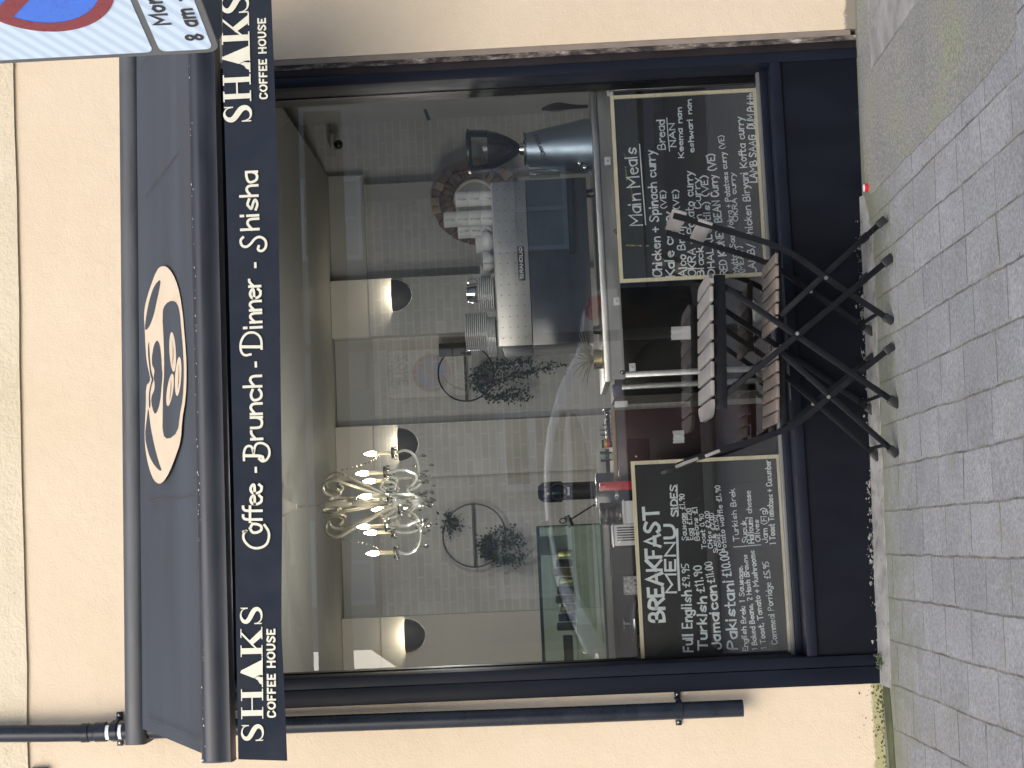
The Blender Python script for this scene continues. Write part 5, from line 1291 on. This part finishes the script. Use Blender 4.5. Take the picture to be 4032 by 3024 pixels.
# cabin
mb = MB(); rings = []
cab = [p for p in roof if p[1] > .95]
for (x, z) in cab:
    t = (z-1.0)/.48; hw1 = W2*.945; hw2 = W2*(.945-.20*max(0, t))
    rg = [(hw1, .97), ((hw1+hw2)/2+.01, .97+(z-.97)*.55), (hw2+.0, z-.05), (hw2-.06, z-.008), (hw2*.5, z+.004)]
    if z < 1.06: rg = [(hw1, .97), (hw1-.003, .975), (hw1-.006, z-.02), (hw1-.02, z-.008), (hw2*.5, z)]
    rg = rg+[(-a, b) for a, b in reversed(rg)]
    rings.append([mb.b.verts.new((x, yc-W2+a, b)) for a, b in rg])
for A, B in zip(rings, rings[1:]):
    for k in range(len(A)-1): mb.b.faces.new((A[k], A[k+1], B[k+1], B[k]))
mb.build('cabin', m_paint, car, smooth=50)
dlo = [(2205, 1618), (2186, 1679), (2169, 1775), (2162, 1872), (2160, 1944), (2164, 2020), (2171, 2107), (2204, 2253), (2247, 2329), (2301, 2421), (2385, 2548), (2378, 2450), (2372, 2351), (2358, 2134), (2347, 1971), (2333, 1872), (2319, 1775), (2295, 1679), (2270, 1621), (2238, 1612)]
def yflank(z): t = max(0, (z-.97)/.5); return yc-W2*(1-.945)-W2*.20*t*1.05+.014
D = [(lambda p: Vector((p.x, yflank(p.z), p.z)))(mp(x, y)) for x, y in dlo]
mb = MB(); mb.prism(D, (0, .006, 0)); mb.build('side_window', m_cg, car, smooth=0)
MB().tube([d+Vector((0, .012, 0)) for d in D], .014, 6, True).build('window_trim', m_wplast, car)
mb = MB()
px_ = mp(2200, 2050).x; mb.bar((px_, yflank(.97)+.010, .95), (px_-.03, yflank(1.42)+.010, 1.42), .07, .004, (0, 1, 0)); mb.build('door_pillar', m_blackp, car)
tl_ = [(lambda p: Vector((p.x, yc-.012, p.z)))(mp(x, y)) for x, y in ((2314, 1172), (2305, 1240), (2325, 1262), (2357, 1250), (2375, 1200), (2365, 1160))]
MB().prism(tl_, (0, .02, 0)).build('tail_light', m_red, car, smooth=0)
mb = MB(); mb.tube(spl([(xF-.08, yc-W2*.98, roof[-1][1]), (xF-.05, yc-W2, roof[-1][1]+.0), (xF-.08, yc-.05, roof[-1][1])]), .01, 5)
# windscreen and bonnet glass line
ws = [(x, z) for x, z in roof[11:]]
mb2 = MB()
for (a, b) in zip(ws, ws[1:]):
    ha, hb = W2*(.945-.2*max(0, (a[1]-1)/.48))-.07, W2*(.945-.2*max(0, (b[1]-1)/.48))-.05
    mb2.face([(a[0], yc-W2+ha, a[1]+.009), (b[0], yc-W2+hb, b[1]+.009), (b[0], yc-W2-hb, b[1]+.009), (a[0], yc-W2-ha, a[1]+.009)])
mb2.build('windscreen', m_cg, car, smooth=60); mb.build('wiper_cowl', m_blackp, car)
for X in wxs:
    for Yw, s in ((yc-.015, 1), (yc-2*W2+.015, -1)):
        w_ = empty('wheel', (X, Yw, .22), None, None); w_.parent = car; w_.location = Vector((X, Yw, .22))-Vector(car.location)
        MB().lathe([(.225, .0), (.25, .012), (wheelR-.02, .012), (wheelR, -.01), (wheelR, -.19), (.22, -.2)], (X, Yw, .22), 40, (0, s, 0)).build('tyre', m_blackp, w_)
        mb = MB(); mb.lathe([(.205, .005), (.23, .010), (.232, -.05), (.20, -.06)], (X, Yw, .22), 40, (0, s, 0)); mb.lathe([(0, .006), (.04, .004), (.045, -.03)], (X, Yw, .22), 20, (0, s, 0))
        for k in range(10):
            a = 2*PI*k/10+(.09 if k % 2 else -.09); d = Vector((math.cos(a), 0, math.sin(a))); mb.bar(Vector((X, Yw-.012*s, .22))+d*.03, Vector((X, Yw-.006*s, .22))+d*.215, .018, .014, (0, 1, 0), .002)
        mb.build('rim', m_steel2, w_)
        MB().lathe([(0, .016), (wheelR+.045, .016), (wheelR+.045, .0135), (wheelR+.0, .0135)][:1]+[(wheelR+.045, .014)], (X, Yw+s*.0, .22), 40, (0, s, 0)) if False else None
for X in wxs:
    mb = MB(); mb.lathe([(wheelR+.005, .006), (wheelR+.05, .010), (wheelR+.052, -.02)], (X, yc-.001, .235), 40, (0, 1, 0)); mb.build('wheel_arch', m_blackp, car)
    MB().lathe([(0, .0), (wheelR+.006, .0)], (X, yc+.0015, .235), 40, (0, 1, 0)).build('wheel_well', m_blackp, car)
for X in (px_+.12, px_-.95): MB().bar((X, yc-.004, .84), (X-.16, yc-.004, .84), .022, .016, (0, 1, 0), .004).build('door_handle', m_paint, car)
# building opposite
oy = -17.0
m_curtain = M('net_curtain', (.50, .52, .53), .3, var=.08, vs=2)
ob = empty('terrace_opposite', (2, oy, 0), 'pale grey brick terrace on the far side of the street, seen reflected in the window', 'building')
MB().box(-1.9, 18, oy-8, oy, -.3, 9.5).build('wall', m_obrick, ob, smooth=0)
MB().prism([(-2.1, oy+.3, 9.3), (-2.1, oy-4, 12.5), (-2.1, oy-8.3, 9.3)], (20.4, 0, 0)).build('roof', m_dark, ob, smooth=0)
for X in (-1.2, 4.3, 7.8):
    for Z, hgt in ((.9, 1.35), (4.2, 1.5)):
        if X == -1.2 and Z < 1: pass
        f = empty('window', (X, oy, Z), None, None); f.parent = ob; f.location = Vector((X, oy, Z))-Vector(ob.location)
        mb = MB(); w_ = 1.35
        for bx in ((0, w_, 0, .07), (0, w_, hgt-.07, hgt), (0, .07, .0705, hgt-.0705), (w_-.07, w_, .0705, hgt-.0705), (.0705, w_-.0705, hgt*.62, hgt*.62+.06), (w_/2-.03, w_/2+.03, .0705, hgt*.62-.0005)): mb.box(X+bx[0], X+bx[1], oy+.001, oy+.06, Z+bx[2], Z+bx[3])
        mb.build('frame', m_wplast, f); MB().box(X+.02, X+w_-.02, oy+.0005, oy+.012, Z+.02, Z+hgt-.02).build('pane', m_curtain, f); MB().box(X-.08, X+w_+.08, oy+.001, oy+.14, Z-.09, Z-.001).build('sill', m_concrete, f)
a0_, a1_ = at(2150, 1930, oy*-1+2*GYY), at(1960, 1622, oy*-1+2*GYY)
f = empty('window', (a0_.x, oy, a0_.z), None, None); f.parent = ob; f.location = Vector((a0_.x, oy, a0_.z))-Vector(ob.location)
x0, x1, z0_, z1_ = a0_.x, a1_.x, a0_.z-.35, a1_.z; mb = MB(); t = .11
zm_ = at(2112, 1800, -oy+2*GYY).z
for bx in ((x0, x1, z1_-t, z1_), (x0, x1, zm_, zm_+t), (x0, x1, z0_, z0_+t), (x0, x0+t, z0_+t+.001, zm_-.001), (x1-t, x1, z0_+t+.001, zm_-.001), (x0, x0+t, zm_+t+.001, z1_-t-.001), (x1-t, x1, zm_+t+.001, z1_-t-.001)): mb.box(bx[0], bx[1], oy+.001, oy+.07, bx[2], bx[3])
mb.build('frame', m_wplast, f); MB().box(x0+.02, x1-.02, oy+.0005, oy+.01, z0_+.02, z1_-.02).build('pane', m_cg, f)
nb = empty('house_opposite', (-9, oy-2, 0), 'lower gabled house on the far side of the street, seen reflected in the window', 'building')
MB().prism([(-1.905, oy-.02, -.3), (-1.905, oy-.02, 4.22), (-2.75, oy-.02, 3.05), (-16, oy-.02, 2.9), (-16, oy-.02, -.5)], (0, -7, 0)).build('wall', m_plaster, nb, smooth=0); MB().prism([(-1.9, oy+.1, 4.29), (-2.80, oy+.1, 3.05), (-2.80, oy+.1, 2.98), (-1.9, oy+.1, 4.22)], (0, -7.3, 0)).build('roof', m_dark, nb, smooth=0)
